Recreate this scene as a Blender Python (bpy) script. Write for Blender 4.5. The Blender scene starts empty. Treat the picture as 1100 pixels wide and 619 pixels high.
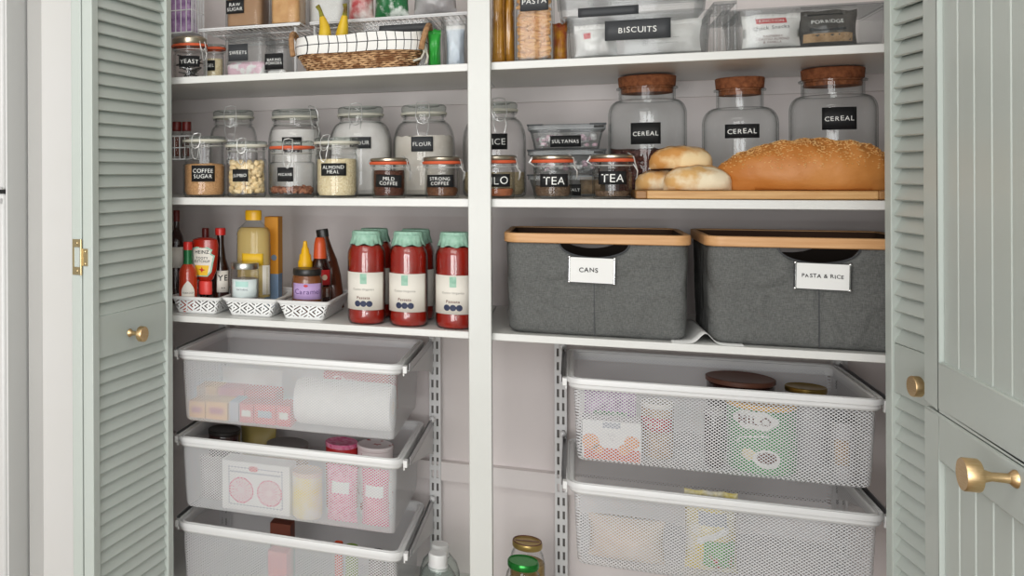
import bpy, math, random
from mathutils import Vector, Matrix, noise
random.seed(7)
R = math.radians
sc = bpy.context.scene
col = sc.collection
PI = math.pi

# ------------------------------------------------------------------ camera geometry (image taken as 1100 x 619)
F = 983.; PX, PY = 230., 190.
PSI = math.atan(385 / 983.); CD = 1.775; ZC = 1.35; RHO = R(.25)
c_, s_ = math.cos(PSI), math.sin(PSI); cr_, sr_ = math.cos(RHO), math.sin(RHO)

def proj(X, Y, Z):
    d = Y + CD; r = X * c_ + d * s_; z = -X * s_ + d * c_; u = Z - ZC
    a = r / z * F; b = -u / z * F
    return PX + a * cr_ + b * sr_, PY - a * sr_ + b * cr_

def at(px, py, Y=0.):
    """world X, Z of a pixel on the plane y = Y"""
    a, b = px - PX, py - PY
    a, b = a * cr_ - b * sr_, a * sr_ + b * cr_
    dx = a / F * c_ - s_; dy = a / F * s_ + c_
    t = (Y + CD) / dy
    return t * dx, ZC - t * b / F

def rad(px0, px1, Y):
    """radius of an upright round thing whose outline spans px0..px1 at distance Y"""
    m = (px0 + px1) / 2; X, _ = at(m, 200, Y)
    z = -X * s_ + (Y + CD) * c_
    return (px1 - px0) / 2 * z / F * math.cos(math.atan((m - PX) / F))

def ang_for(X, Y, rr, px):
    best = min(range(-80, 81), key=lambda i: abs(proj(X + rr * math.sin(R(i)), Y - rr * math.cos(R(i)), 1.3)[0] - px))
    return R(best)

# ------------------------------------------------------------------ materials
def lin(h):
    if isinstance(h, tuple): return h + (1,) if len(h) == 3 else h
    h = h.lstrip('#'); v = [int(h[i:i + 2], 16) / 255 for i in (0, 2, 4)]
    return tuple([x / 12.92 if x <= .04045 else ((x + .055) / 1.055) ** 2.4 for x in v] + [1])

class N:
    def __init__(s, name):
        s.m = bpy.data.materials.new(name); s.m.use_nodes = True
        s.t = s.m.node_tree; s.t.nodes.clear(); s.out = s.n('ShaderNodeOutputMaterial')
    def n(s, ty, **k):
        o = s.t.nodes.new(ty)
        for a, b in k.items(): setattr(o, a, b)
        return o
    def l(s, a, b): s.t.links.new(a, b)
    def val(s, x, sock):
        if hasattr(x, 'is_linked') or hasattr(x, 'links'): s.l(x, sock)
        else: sock.default_value = x
    def math(s, op, a, b=0., c=0.):
        o = s.n('ShaderNodeMath', operation=op)
        s.val(a, o.inputs[0]); s.val(b, o.inputs[1]); s.val(c, o.inputs[2])
        return o.outputs[0]
    def mix(s, f, a, b):
        o = s.n('ShaderNodeMix', data_type='RGBA')
        s.val(f, o.inputs[0]); s.val(a, o.inputs[6]); s.val(b, o.inputs[7])
        return o.outputs[2]
    def coord(s):
        o = s.n('ShaderNodeTexCoord'); x = s.n('ShaderNodeSeparateXYZ'); s.l(o.outputs['Object'], x.inputs[0])
        return o.outputs['Object'], x.outputs[0], x.outputs[1], x.outputs[2]

def mat(name, color, rough=.5, metal=0., n=None, c2=None, bump=0., bs=None, spec=.5, stretch=None, coat=0., contrast=(.35, .65), trans=0.):
    k = N(name); p = k.n('ShaderNodeBsdfPrincipled'); k.l(p.outputs[0], k.out.inputs[0])
    p.inputs['Roughness'].default_value = rough; p.inputs['Metallic'].default_value = metal
    p.inputs['Specular IOR Level'].default_value = spec; p.inputs['Coat Weight'].default_value = coat
    co, x, y, z = k.coord()
    if stretch:
        mp = k.n('ShaderNodeMapping'); mp.inputs['Scale'].default_value = stretch; k.l(co, mp.inputs[0]); co = mp.outputs[0]
    if n:
        t = k.n('ShaderNodeTexNoise'); t.inputs['Scale'].default_value = n; t.inputs['Detail'].default_value = 4; k.l(co, t.inputs['Vector'])
        r = k.n('ShaderNodeMapRange'); k.l(t.outputs[0], r.inputs[0]); r.inputs[1].default_value = contrast[0]; r.inputs[2].default_value = contrast[1]
        k.l(k.mix(r.outputs[0], lin(color), lin(c2)), p.inputs['Base Color'])
    else: p.inputs['Base Color'].default_value = lin(color)
    if bump:
        t = k.n('ShaderNodeTexNoise'); t.inputs['Scale'].default_value = bs or n or 40; t.inputs['Detail'].default_value = 5; k.l(co, t.inputs['Vector'])
        b = k.n('ShaderNodeBump'); b.inputs['Strength'].default_value = bump; b.inputs['Distance'].default_value = .01
        k.l(t.outputs[0], b.inputs['Height']); k.l(b.outputs[0], p.inputs['Normal'])
    if trans: p.inputs['Transmission Weight'].default_value = trans
    return k.m

def glass(name, tint='#ffffff', edge='#9aa3a1', rough=.02, milky=0., gl=1., mcol='#e8ebec'):
    k = N(name)
    lw = k.n('ShaderNodeLayerWeight'); lw.inputs[0].default_value = .5
    f3 = k.math('POWER', lw.outputs['Facing'], 5.)
    tr = k.n('ShaderNodeBsdfTransparent'); k.l(k.mix(f3, lin(tint), lin(edge)), tr.inputs[0])
    g = k.n('ShaderNodeBsdfGlossy'); g.inputs['Roughness'].default_value = rough
    fr = k.math('ADD', k.math('MULTIPLY', k.math('POWER', lw.outputs['Facing'], 5.), .6), .02)
    ms = k.n('ShaderNodeMixShader'); k.l(k.math('MULTIPLY', fr, gl), ms.inputs[0])
    k.l(tr.outputs[0], ms.inputs[1]); k.l(g.outputs[0], ms.inputs[2]); o = ms.outputs[0]
    if milky:
        d = k.n('ShaderNodeBsdfDiffuse'); d.inputs[0].default_value = lin(mcol)
        m2 = k.n('ShaderNodeMixShader'); m2.inputs[0].default_value = milky; k.l(o, m2.inputs[1]); k.l(d.outputs[0], m2.inputs[2]); o = m2.outputs[0]
    k.l(o, k.out.inputs[0]); return k.m

def holes(name, color, kind):
    """sheet pierced by real openings: 'mesh' fine diamonds, 'weave' slanted slots"""
    k = N(name); p = k.n('ShaderNodeBsdfPrincipled'); p.inputs['Base Color'].default_value = lin(color); p.inputs['Roughness'].default_value = .45
    co, x, y, z = k.coord()
    if kind in ('mesh', 'mesh_flat'):
        u = k.math('DIVIDE', k.math('ADD', x, y) if kind == 'mesh' else x, .0072); v = k.math('DIVIDE', z if kind == 'mesh' else y, .0056)
        a = k.math('ABSOLUTE', k.math('SUBTRACT', k.math('FRACT', k.math('ADD', u, v)), .5))
        b = k.math('ABSOLUTE', k.math('SUBTRACT', k.math('FRACT', k.math('SUBTRACT', u, v)), .5))
        solid = k.math('GREATER_THAN', k.math('MAXIMUM', a, b), .342 if kind == 'mesh' else .27)
    else:
        u = k.math('DIVIDE', k.math('ADD', x, y), .0165); v = k.math('DIVIDE', k.math('SUBTRACT', z, .0065), .0115)
        ck = k.math('MODULO', k.math('ABSOLUTE', k.math('ADD', k.math('FLOOR', u), k.math('FLOOR', v))), 2.)
        s1 = k.math('MULTIPLY', k.math('SUBTRACT', ck, .5), 2.)
        d = k.math('FRACT', k.math('MULTIPLY', k.math('ADD', u, k.math('MULTIPLY', v, s1)), 1.5))
        h1 = k.math('GREATER_THAN', d, .58)
        fu = k.math('LESS_THAN', k.math('ABSOLUTE', k.math('SUBTRACT', k.math('FRACT', u), .5)), .42)
        zr = k.math('LESS_THAN', k.math('ABSOLUTE', k.math('SUBTRACT', z, .0180)), .0115)
        solid = k.math('SUBTRACT', 1., k.math('MULTIPLY', k.math('MULTIPLY', h1, zr), fu))
    tr = k.n('ShaderNodeBsdfTransparent'); ms = k.n('ShaderNodeMixShader')
    k.l(solid, ms.inputs[0]); k.l(tr.outputs[0], ms.inputs[1]); k.l(p.outputs[0], ms.inputs[2]); k.l(ms.outputs[0], k.out.inputs[0])
    return k.m

def grid_cloth(name):
    k = N(name); p = k.n('ShaderNodeBsdfPrincipled'); p.inputs['Roughness'].default_value = .9; k.l(p.outputs[0], k.out.inputs[0])
    co, x, y, z = k.coord()
    a = k.math('LESS_THAN', k.math('FRACT', k.math('DIVIDE', k.math('ADD', x, y), .0195)), .10)
    b = k.math('LESS_THAN', k.math('FRACT', k.math('DIVIDE', k.math('ADD', z, .006), .0195)), .09)
    k.l(k.mix(k.math('MAXIMUM', a, b), lin('#f1efeb'), lin('#2c2c30')), p.inputs['Base Color']); return k.m

def wood(name, a, b, sx=(3, 30, 60)):
    return mat(name, a, .5, n=2.5, c2=b, stretch=sx, bump=.05)

def fabric(name, a, b):
    k = N(name); p = k.n('ShaderNodeBsdfPrincipled'); p.inputs['Roughness'].default_value = .95; p.inputs['Specular IOR Level'].default_value = .1; k.l(p.outputs[0], k.out.inputs[0])
    co, x, y, z = k.coord(); fs = []
    for st in ((160, 160, 1100), (1100, 1100, 160)):
        mp = k.n('ShaderNodeMapping'); mp.inputs['Scale'].default_value = st; k.l(co, mp.inputs[0])
        t = k.n('ShaderNodeTexNoise'); t.inputs['Scale'].default_value = 1; t.inputs['Detail'].default_value = 1; k.l(mp.outputs[0], t.inputs['Vector']); fs.append(t.outputs[0])
    f = k.math('MULTIPLY', k.math('ADD', *fs), .5)
    r = k.n('ShaderNodeMapRange'); k.l(f, r.inputs[0]); r.inputs[1].default_value = .38; r.inputs[2].default_value = .62
    k.l(k.mix(r.outputs[0], lin(a), lin(b)), p.inputs['Base Color'])
    t = k.n('ShaderNodeTexNoise'); t.inputs['Scale'].default_value = 11; t.inputs['Distortion'].default_value = 1.2; k.l(co, t.inputs['Vector'])
    bb = k.n('ShaderNodeBump'); bb.inputs['Strength'].default_value = .55; bb.inputs['Distance'].default_value = .035
    k.l(t.outputs[0], bb.inputs['Height']); k.l(bb.outputs[0], p.inputs['Normal'])
    return k.m

M = dict(
    wall=mat('alcove_paint', '#e3dbd9', .7, n=3, c2='#e7dfdd', bump=.03, bs=60),
    roomwall=mat('room_paint', '#b9b8b5', .7, n=2, c2='#bdbcb9'),
    trim=mat('white_gloss_trim', '#dddcd9', .35, n=5, c2='#dfdedc'),
    batten=mat('painted_batten', '#e5dddb', .5, n=3, c2='#e8e1df'),
    shelf=mat('white_shelf_paint', '#e0e0dc', .35, n=6, c2='#e4e4e1'),
    post=mat('white_post_paint', '#d6d7d3', .35, n=6, c2='#dadbd7'),
    ceil=mat('ceiling_paint', '#eeeeec', .8), floor=wood('floor_boards', '#94806a', '#7f6b55'),
    sage=mat('sage_eggshell_paint', '#c1c9c3', .38, n=4, c2='#c4cbc6'),
    brass=mat('brushed_brass', '#d9b887', .38, 1., n=90, c2='#e3c69a', stretch=(1, 1, 12)),
    hinge=mat('polished_brass', '#dcc79a', .35, 1.),
    fridge=mat('fridge_enamel', '#dfdfde', .3), dark=mat('black_rubber', '#1b1b1c', .6),
    glass=glass('jar_glass'), greeng=glass('thick_clear_glass', '#fdfefe', '#8f9795'), plastic=glass('clear_plastic', '#fbfcfc', '#b4babc', .08, .015), pet=glass('bottle_plastic', '#fafcfb', '#aab0b0', .06, .02),
    lidglass=glass('lid_glass', '#eef2ef', '#8d9690', .05, .06),
    wire=mat('steel_wire', '#dededc', .3, .55), whitewire=mat('white_coated_wire', '#e8e8e8', .4), darkwire=mat('dark_wire', '#3a3a3c', .4, .6),
    silver=mat('silver_tin', '#c9c9c5', .3, 1.), tin=mat('tin_lid', '#b4aa98', .3, .9),
    orange=mat('orange_rubber', '#d9603a', .55), cream=mat('cream_rubber', '#d3d0c2', .6),
    slate=mat('chalkboard_label', '#191a1c', .6), slate2=mat('grey_chalkboard_label', '#3f4144', .6), chalk=mat('chalk_writing', '#f2f2ee', .8),
    cork=mat('cork', '#9c5f3a', .85, n=120, c2='#7c4628', bump=.4), corklight=mat('light_cork', '#b07c50', .85, n=120, c2='#8d5b38', bump=.4),
    bamboo=wood('bamboo', '#dcac7a', '#cf9a66'), board=wood('chopping_board_wood', '#d6aa72', '#bf8e56'), boarddark=wood('board_end_grain', '#a4794a', '#8e6238'),
    felt=fabric('grey_felt_fabric', '#5d5e5d', '#737472'), band=mat('inside_shade_brown', '#4a3222', .85), lining=mat('dark_lining', '#241b15', .9),
    white=mat('white_plastic', '#ebebea', .4), whitep=mat('white_powder', '#f1efec', .9, n=60, c2='#e9e6e2'), flour=mat('flour', '#e2ddd4', .95, n=20, c2='#d3ccc0', bump=.2),
    sugar=mat('brown_sugar', '#e2b483', .9, n=380, c2='#bf8a58', bump=.6), almond=mat('almond_meal', '#f3e6c4', .95, n=300, c2='#dfcb9c', bump=.5),
    coffee1=mat('dark_coffee_granules', '#6e3a22', .9, n=420, c2='#4a2414', bump=.8), coffee2=mat('light_coffee_granules', '#8a5a38', .9, n=420, c2='#5e371e', bump=.8),
    milo=mat('cocoa_powder', '#b06c46', .95, n=200, c2='#9a5836'), tea=mat('tea_leaves', '#5d4634', .95, n=350, c2='#8a7158', bump=.9), rice=mat('rice_grain', '#d9cba9', .9, n=400, c2='#b8a27c', bump=.4),
    choc=mat('cereal_hoops', '#6a3a30', .9, n=160, c2='#3e221e', bump=.9), nut=mat('macadamia_nut', '#f6e2b8', .7, n=60, c2='#e6c993'), pecan=mat('pecan', '#b07a5c', .8, n=120, c2='#7a4430', bump=.6),
    bread=mat('floured_bread_crust', '#cf9450', .8, n=22, c2='#ecd2a4', contrast=(.42, .58), bump=.25, bs=30), bread2=mat('pale_bread_crust', '#d8ab6c', .85, n=24, c2='#efe0c2', contrast=(.4, .56), bump=.25, bs=35),
    loaf=mat('loaf_crust', '#b9722f', .5, n=12, c2='#cb8846', bump=.2, bs=45), seed=mat('sesame_seed', '#d9a765', .6, n=40, c2='#e5bd80'), crumb=mat('bread_crumb', '#e3b97e', .9, n=120, c2='#cf9a58', bump=.6),
    mesh=holes('pierced_white_mesh', '#dedee0', 'mesh'), meshflat=holes('pierced_white_mesh_floor', '#d6d6d8', 'mesh_flat'), weave=holes('slotted_white_plastic', '#ededec', 'weave'),
    drawer=mat('drawer_white_metal', '#e6e6e6', .35), slot=mat('slot_shadow_grey_channel', '#77736f', .6), steel=mat('light_grey_metal', '#c9c9c9', .4, .3), runner=mat('grey_runner_metal', '#a9a9ab', .35, .6),
    card=mat('white_card', '#f0f0ee', .6), ink=mat('black_ink', '#141414', .7), cardframe=mat('black_card_holder', '#202020', .4), chrome=mat('nickel', '#d5d5d5', .2, 1.),
    paper=mat('matt_paper', '#dcdcda', .8), tissue=mat('paper_towel', '#f5f4f2', .95, n=60, c2='#efeeec', bump=.3),
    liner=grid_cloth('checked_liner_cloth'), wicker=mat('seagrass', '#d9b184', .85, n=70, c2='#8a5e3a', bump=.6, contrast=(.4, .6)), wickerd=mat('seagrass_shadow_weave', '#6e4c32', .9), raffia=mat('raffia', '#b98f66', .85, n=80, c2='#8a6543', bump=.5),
    banana=mat('banana_skin', '#e6c230', .5, n=20, c2='#d4a922'), bstem=mat('banana_stem', '#6b5220', .8, n=50, c2='#97992f'),
    ketchup=mat('tomato_red', '#a3200f', .25, coat=.5), passata=mat('passata', '#9e2012', .2, n=30, c2='#8a180c', coat=.6), sauce=mat('dark_sauce', '#2a100c', .15, coat=.6), tabasco=mat('chilli_sauce', '#b8391c', .2, coat=.6),
    redcap=mat('red_cap', '#d02a24', .35), redcap2=mat('bright_red_cap', '#e2463f', .35), darkred=mat('dark_red_cap', '#6f1a16', .35), green=mat('green_foil', '#1d6b3c', .35, .2), yellow=mat('yellow_plastic', '#f2b91d', .35), orangecap=mat('burnt_orange_cap', '#d2562c', .35),
    oil=glass('golden_oil', '#f6dc8e', '#c09a48', .05, .5, mcol='#f2d890'), ylabel=mat('yellow_label', '#f2c22c', .5), bluebox=mat('blue_carton', '#7f99b8', .6), yelbox=mat('amber_carton', '#e79c28', .6),
    mint=mat('mint_paper', '#a9cfbc', .7, n=120, c2='#93bfa9', bump=.3), mintlabel=mat('pale_mint_label', '#b7ded6', .6), offwhite2=mat('pale_blue_label', '#dfeae9', .6), offwhite=mat('off_white_label', '#e9e4da', .6), navy=mat('navy_print', '#2c3350', .6), greyink=mat('grey_print', '#6a655f', .7), brownink=mat('brown_print', '#6d3a30', .7),
    caramel=mat('caramel', '#7d4a28', .25, n=20, c2='#683a1e', coat=.5), blacklid=mat('black_lid', '#252321', .35), purple=mat('lilac_label', '#bd9fd0', .6), purpleink=mat('violet_print', '#4b2d6e', .6), choco=mat('chocolate_bottle', '#5a2d1a', .3, coat=.4), redlabel=mat('red_print', '#c3272b', .5),
    penne=mat('dried_pasta', '#e0ab6e', .7, n=50, c2='#cf9455'), amber=mat('amber_pasta_bag', '#b8842f', .25, n=25, c2='#8a5a1a', coat=.6, bump=.5, bs=25), brownpaper=mat('brown_sugar_fill', '#b58c68', .9, n=12, c2='#a87d58'),
    bagwhite=mat('white_bag_film', '#e6e4e1', .35, n=18, c2='#d8d3d0', bump=.4), baggrey=mat('silver_bag_film', '#b9b6b6', .3, n=12, c2='#8f8b8c', bump=.5), bagred=mat('red_white_bag', '#b5474a', .35, n=38, c2='#e4dcd8', bump=.4), baggreen=mat('green_white_bag', '#2e7345', .35, n=42, c2='#dfe6df', bump=.4, contrast=(.5, .62)),
    pinkwhite=mat('marshmallow', '#efc9d6', .9, n=42, c2='#f6f3f1', contrast=(.45, .52), bump=.5), purplepack=mat('purple_packets', '#7b4f88', .5, n=50, c2='#c6a3cc'), greenpack=mat('bright_green_packet', '#31a13c', .3, n=25, c2='#2a8a35', bump=.5), bluepack=mat('pale_blue_bag', '#cfd8e2', .4, n=20, c2='#aebdd0', bump=.5),
    colourbag=mat('multicolour_packet', '#d59a2c', .4, n=45, c2='#a8342a', bump=.4), darkbag=mat('dark_grey_bag', '#3c3a38', .35, n=20, c2='#5d5650', bump=.5), oats=mat('oats', '#c3a27c', .9, n=90, c2='#a17f5a', bump=.4),
    pinkbag=mat('pink_sweets_bag', '#e0578c', .4, n=110, c2='#f3a9c4', bump=.4), pinkbag2=mat('rose_sweets_bag', '#e58aa2', .4, n=60, c2='#dc5c85', bump=.4), tanbag=mat('tan_bag', '#dcc0a4', .6, n=15, c2='#e6d6c4', bump=.4), snack=mat('yellow_snack_bag', '#e8d23c', .35, n=25, c2='#e9e6dc', bump=.4), snackg=mat('green_print', '#5fae4e', .4, n=60, c2='#c9453a', contrast=(.55, .65)),
    milogreen=mat('green_tin_print', '#2f8f46', .35, n=9, c2='#48a457'), brownlid=mat('brown_lid', '#6b4436', .45), brass2=mat('brass_can_rim', '#a88f52', .3, .9), cangrey=mat('grey_jar_fill', '#a7a2a6', .4), peach=mat('peach_print', '#e89a4e', .5), peachbase=mat('coral_print', '#d9643c', .5), pesto=mat('pale_pesto', '#b79a62', .6, n=60, c2='#a08248'), greenlid=mat('green_metal_lid', '#2c8a3a', .25, .6), goldlid=mat('gold_lid', '#b59b5c', .35, .6),
    yelcarton=mat('yellow_small_carton', '#f0b040', .6), redcarton=mat('red_small_carton', '#d64850', .6), greycarton=mat('grey_small_carton', '#a9adb8', .6), brownbox=mat('brown_carton', '#7a3d2a', .6), tomato=mat('orange_cap', '#d5532a', .4), lime=mat('lime_green_cap', '#7c9a2c', .4), speck=mat('white_speckled_paper', '#efe6e6', .6, n=60, c2='#b0403c', contrast=(.6, .66)),
    prawn=mat('grey_tin', '#8f8a88', .35, .6), spice=mat('spice_powder', '#7c3a24', .8, n=80, c2='#532417'), silverp=mat('silver_packets', '#a9a9a6', .25, .7, n=35, c2='#4a4a48', bump=.8, contrast=(.45, .55)), olive=mat('olive_brown', '#9c8a4c', .5),
)

# ------------------------------------------------------------------ object helpers
def tag(o, label=None, cat=None, group=None, kind=None):
    if label: o['label'] = label
    if cat: o['category'] = cat
    if group: o['group'] = group
    if kind: o['kind'] = kind
    return o

def T(name, label, cat, X, Y, Z, rz=0., group=None, kind=None):
    o = bpy.data.objects.new(name, None); col.objects.link(o); o.empty_display_size = .02
    o.location = (X, Y, Z); o.rotation_euler = (0, 0, rz)
    return tag(o, label, cat, group, kind)

class MB:
    def __init__(s): s.v = []; s.f = []
    def add(s, vs, fs):
        b = len(s.v); s.v += [tuple(p) for p in vs]; s.f += [[b + i for i in f] for f in fs]; return s
    def box(s, x0, x1, y0, y1, z0, z1):
        return s.add([(x0, y0, z0), (x1, y0, z0), (x1, y1, z0), (x0, y1, z0), (x0, y0, z1), (x1, y0, z1), (x1, y1, z1), (x0, y1, z1)],
                     [(0, 3, 2, 1), (4, 5, 6, 7), (0, 1, 5, 4), (1, 2, 6, 5), (2, 3, 7, 6), (3, 0, 4, 7)])
    def obox(s, c, sz, m):
        vs = []
        for z in (-1, 1):
            for x, y in ((-1, -1), (1, -1), (1, 1), (-1, 1)): vs.append(Vector(c) + m @ Vector((x * sz[0] / 2, y * sz[1] / 2, z * sz[2] / 2)))
        return s.add(vs, [(0, 3, 2, 1), (4, 5, 6, 7), (0, 1, 5, 4), (1, 2, 6, 5), (2, 3, 7, 6), (3, 0, 4, 7)])
    def lathe(s, pr, seg=40, cx=0, cy=0, close=False):
        n = len(pr); vs = []; fs = []
        for i in range(seg):
            a = 2 * PI * i / seg
            for r, z in pr: vs.append((cx + r * math.cos(a), cy + r * math.sin(a), z))
        m = n if close else n - 1
        for i in range(seg):
            j = (i + 1) % seg
            for k in range(m):
                k2 = (k + 1) % n
                fs.append((i * n + k, j * n + k, j * n + k2, i * n + k2))
        return s.add(vs, fs)
    def tube(s, pts, r, seg=8, closed=False):
        pts = [Vector(p) for p in pts]; n = len(pts); vs = []; fs = []; rr = r if isinstance(r, (list, tuple)) else [r] * n
        up = None
        for i, p in enumerate(pts):
            t = (pts[(i + 1) % n] - pts[i - 1]) if closed else (pts[min(i + 1, n - 1)] - pts[max(i - 1, 0)])
            t.normalize()
            if up is None: up = t.orthogonal().normalized()
            up = (up - t * up.dot(t)); up = up.normalized() if up.length > 1e-6 else t.orthogonal().normalized()
            w = t.cross(up)
            for k in range(seg):
                a = 2 * PI * k / seg; vs.append(p + (up * math.cos(a) + w * math.sin(a)) * rr[i])
        for i in range(n if closed else n - 1):
            j = (i + 1) % n
            for k in range(seg):
                l = (k + 1) % seg; fs.append((i * seg + k, i * seg + l, j * seg + l, j * seg + k))
        if not closed:
            fs.append(list(range(seg))[::-1]); fs.append([(n - 1) * seg + k for k in range(seg)])
        return s.add(vs, fs)
    def loft(s, loops, cap0=False, cap1=False, close=False):
        n = len(loops[0]); vs = [p for l in loops for p in l]; fs = []; L = len(loops)
        for i in range(L if close else L - 1):
            i2 = (i + 1) % L
            for k in range(n):
                l = (k + 1) % n; fs.append((i * n + k, i * n + l, i2 * n + l, i2 * n + k))
        if cap0: fs.append(list(range(n))[::-1])
        if cap1: fs.append([(L - 1) * n + k for k in range(n)])
        return s.add(vs, fs)
    def grid(s, f, nu, nv):
        vs = [f(i / nu, j / nv) for j in range(nv + 1) for i in range(nu + 1)]
        return s.add(vs, [(j * (nu + 1) + i, j * (nu + 1) + i + 1, (j + 1) * (nu + 1) + i + 1, (j + 1) * (nu + 1) + i) for j in range(nv) for i in range(nu)])
    def blob(s, c, r, sq=(1, 1, 1), seg=8, rings=5, rough=0., m=None):
        vs = []; fs = []; o = random.random() * 99
        for j in range(rings + 1):
            th = PI * j / rings
            for i in range(seg):
                a = 2 * PI * i / seg; p = Vector((math.sin(th) * math.cos(a), math.sin(th) * math.sin(a), math.cos(th)))
                k = 1 + (noise.noise(p * 1.7 + Vector((o, o, 0))) * rough if rough else 0)
                q = Vector((p.x * r * sq[0] * k, p.y * r * sq[1] * k, p.z * r * sq[2] * k))
                if m: q = m @ q
                vs.append(q + Vector(c))
        for j in range(rings):
            for i in range(seg):
                l = (i + 1) % seg; fs.append((j * seg + i, (j + 1) * seg + i, (j + 1) * seg + l, j * seg + l))
        return s.add(vs, fs)
    def o(s, name, m, parent=None, smooth=True, bevel=0., solid=0., sub=0, label=None, kind=None, ang=35):
        me = bpy.data.meshes.new(name); me.from_pydata(s.v, [], s.f); me.validate(); me.materials.append(M[m] if isinstance(m, str) else m)
        import bmesh
        bm = bmesh.new(); bm.from_mesh(me); bmesh.ops.remove_doubles(bm, verts=bm.verts, dist=1e-6); bmesh.ops.recalc_face_normals(bm, faces=bm.faces); bm.to_mesh(me); bm.free()
        ob = bpy.data.objects.new(name, me); col.objects.link(ob); ob.parent = parent
        if smooth:
            for p in me.polygons: p.use_smooth = True
            try: me.set_sharp_from_angle(angle=R(ang))
            except Exception: pass
        if solid: md = ob.modifiers.new('solid', 'SOLIDIFY'); md.thickness = solid; md.offset = 0
        if bevel: md = ob.modifiers.new('bevel', 'BEVEL'); md.width = bevel; md.segments = 2; md.limit_method = 'ANGLE'
        if sub: md = ob.modifiers.new('sub', 'SUBSURF'); md.levels = sub; md.render_levels = sub
        if label: ob['label'] = label
        if kind: ob['kind'] = kind
        return ob

def rr(x0, x1, y0, y1, r, z, d=0., n=6, e=1):
    """rounded rectangle loop, offset outwards by d; e subdivisions of each straight edge; starts at the front left"""
    x0 -= d; x1 += d; y0 -= d; y1 += d; r = max(r + d, .0005); P = []
    for cx, cy, a0 in ((x0 + r, y0 + r, 180), (x1 - r, y0 + r, 270), (x1 - r, y1 - r, 0), (x0 + r, y1 - r, 90)):
        for i in range(n + 1):
            a = R(a0 + 90 * i / n); P.append((cx + r * math.cos(a), cy + r * math.sin(a), z))
    if e > 1:
        Q = []
        for i, p in enumerate(P):
            q = P[(i + 1) % len(P)]; Q.append(p)
            if math.dist(p, q) > 3 * r / n or i % (n + 1) == n:
                for k in range(1, e): Q.append(tuple(p[j] + (q[j] - p[j]) * k / e for j in range(3)))
        P = Q
    return P

def sweep(x0, x1, y0, y1, r, prof, z=0., n=6):
    return [rr(x0, x1, y0, y1, r, z + pz, d, n) for d, pz in prof]

# ------------------------------------------------------------------ lettering
_glyph = {}
def glyph(ch, thin):
    if (ch, thin) in _glyph: return _glyph[ch, thin]
    cu = bpy.data.curves.new('g', 'FONT'); cu.body = ch; cu.size = 1.; cu.offset = -.002 if thin else .014; cu.resolution_u = 3
    ob = bpy.data.objects.new('g', cu); col.objects.link(ob); bpy.context.view_layer.update()
    me = bpy.data.meshes.new_from_object(ob.evaluated_get(bpy.context.evaluated_depsgraph_get()))
    vs = [(v.co.x, v.co.y) for v in me.vertices]; fs = [list(p.vertices) for p in me.polygons]
    bpy.data.objects.remove(ob); bpy.data.curves.remove(cu); bpy.data.meshes.remove(me)
    w = (max(v[0] for v in vs) if vs else .25) + .09
    _glyph[ch, thin] = (vs, fs, w); return _glyph[ch, thin]

def lettering(parent, lines, w, h, place, m='chalk', name='lettering', jit=.06, thin=True, align=0, slope=0.):
    rows = []
    for ln in lines:
        x = 0; it = []
        for ch in ln:
            if ch == ' ': x += .35; continue
            g = glyph(ch, thin); it.append((g, x)); x += g[2]
        rows.append((it, max(x, .1)))
    k = min(w / max(r[1] for r in rows), h / (len(rows) * .95 - .15))
    b = MB(); rnd = random.Random(sum(map(ord, ''.join(lines))))
    for i, (it, tw) in enumerate(rows):
        y0 = ((len(rows) - 1) / 2 - i) * .95 - .36
        for (vs, fs, gw), x in it:
            a = rnd.uniform(-jit, jit); dy = rnd.uniform(-jit, jit) * .6; sc2 = 1 + rnd.uniform(-jit, jit)
            pts = []
            for vx, vy in vs:
                X = vx * sc2 * math.cos(a) - vy * sc2 * math.sin(a) + x - tw / 2; Y = vx * sc2 * math.sin(a) + vy * sc2 * math.cos(a) + y0 + dy
                pts.append(place(X * k, Y * k + X * k * slope))
            b.add(pts, fs)
    return b.o(name, m, parent, smooth=False)

def cyl(rr_, a0, zc, off=.0, tilt=0.):
    ct, st = math.cos(tilt), math.sin(tilt)
    def f(u, v):
        u, v = u * ct - v * st, u * st + v * ct
        a = a0 + u / rr_; q = rr_ + off; return (q * math.sin(a), -q * math.cos(a), zc + v)
    return f
def flat(x, y, z, off=0., tilt=0., lean=0.):
    ct, st = math.cos(tilt), math.sin(tilt)
    return lambda u, v: (x + u * ct - v * st, y - off + (v * lean), z + u * st + v * ct)

def patch(parent, name, m, w, h, place, nu=10, nv=1, label=None, solid=.0003):
    b = MB(); b.grid(lambda i, j: place((i - .5) * w, (j - .5) * h), nu, nv)
    return b.o(name, m, parent, smooth=True, label=label, solid=solid)

def tape(parent, lines, w, h, mk, m='slate', ink='chalk', fill=(.86, .68), jit=.06, slope=0.):
    """a label with its writing. mk(off) -> place function"""
    l = patch(parent, 'label', m, w, h, mk(.0006))
    if lines: lettering(l, lines, w * fill[0], h * fill[1], mk(.0012), ink, jit=jit, slope=slope)
    return l

# ------------------------------------------------------------------ round containers
def wall_profile(outer, t=.0025):
    """outer = [(r,z)...] bottom to top; closed wall profile"""
    inner = [(max(r - t, .0), z + (t * 1.6 if i < 2 else 0)) for i, (r, z) in enumerate(outer)]
    return outer + inner[::-1]

def jar_outer(rb, hb, rn, hn, base=.9, sh=None):
    sh = sh or max(rb - rn, .004) * 1.2
    o = [(0, 0), (rb * base, 0), (rb * (base + (1 - base) * .75), .003), (rb, .011), (rb, (hb - sh) * .5), (rb, hb - sh)]
    for i in range(1, 7):
        a = R(90 * i / 6); o.append((rn + (rb - rn) * math.cos(a), hb - sh + sh * math.sin(a)))
    return o + [(rn, hn)]

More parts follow.
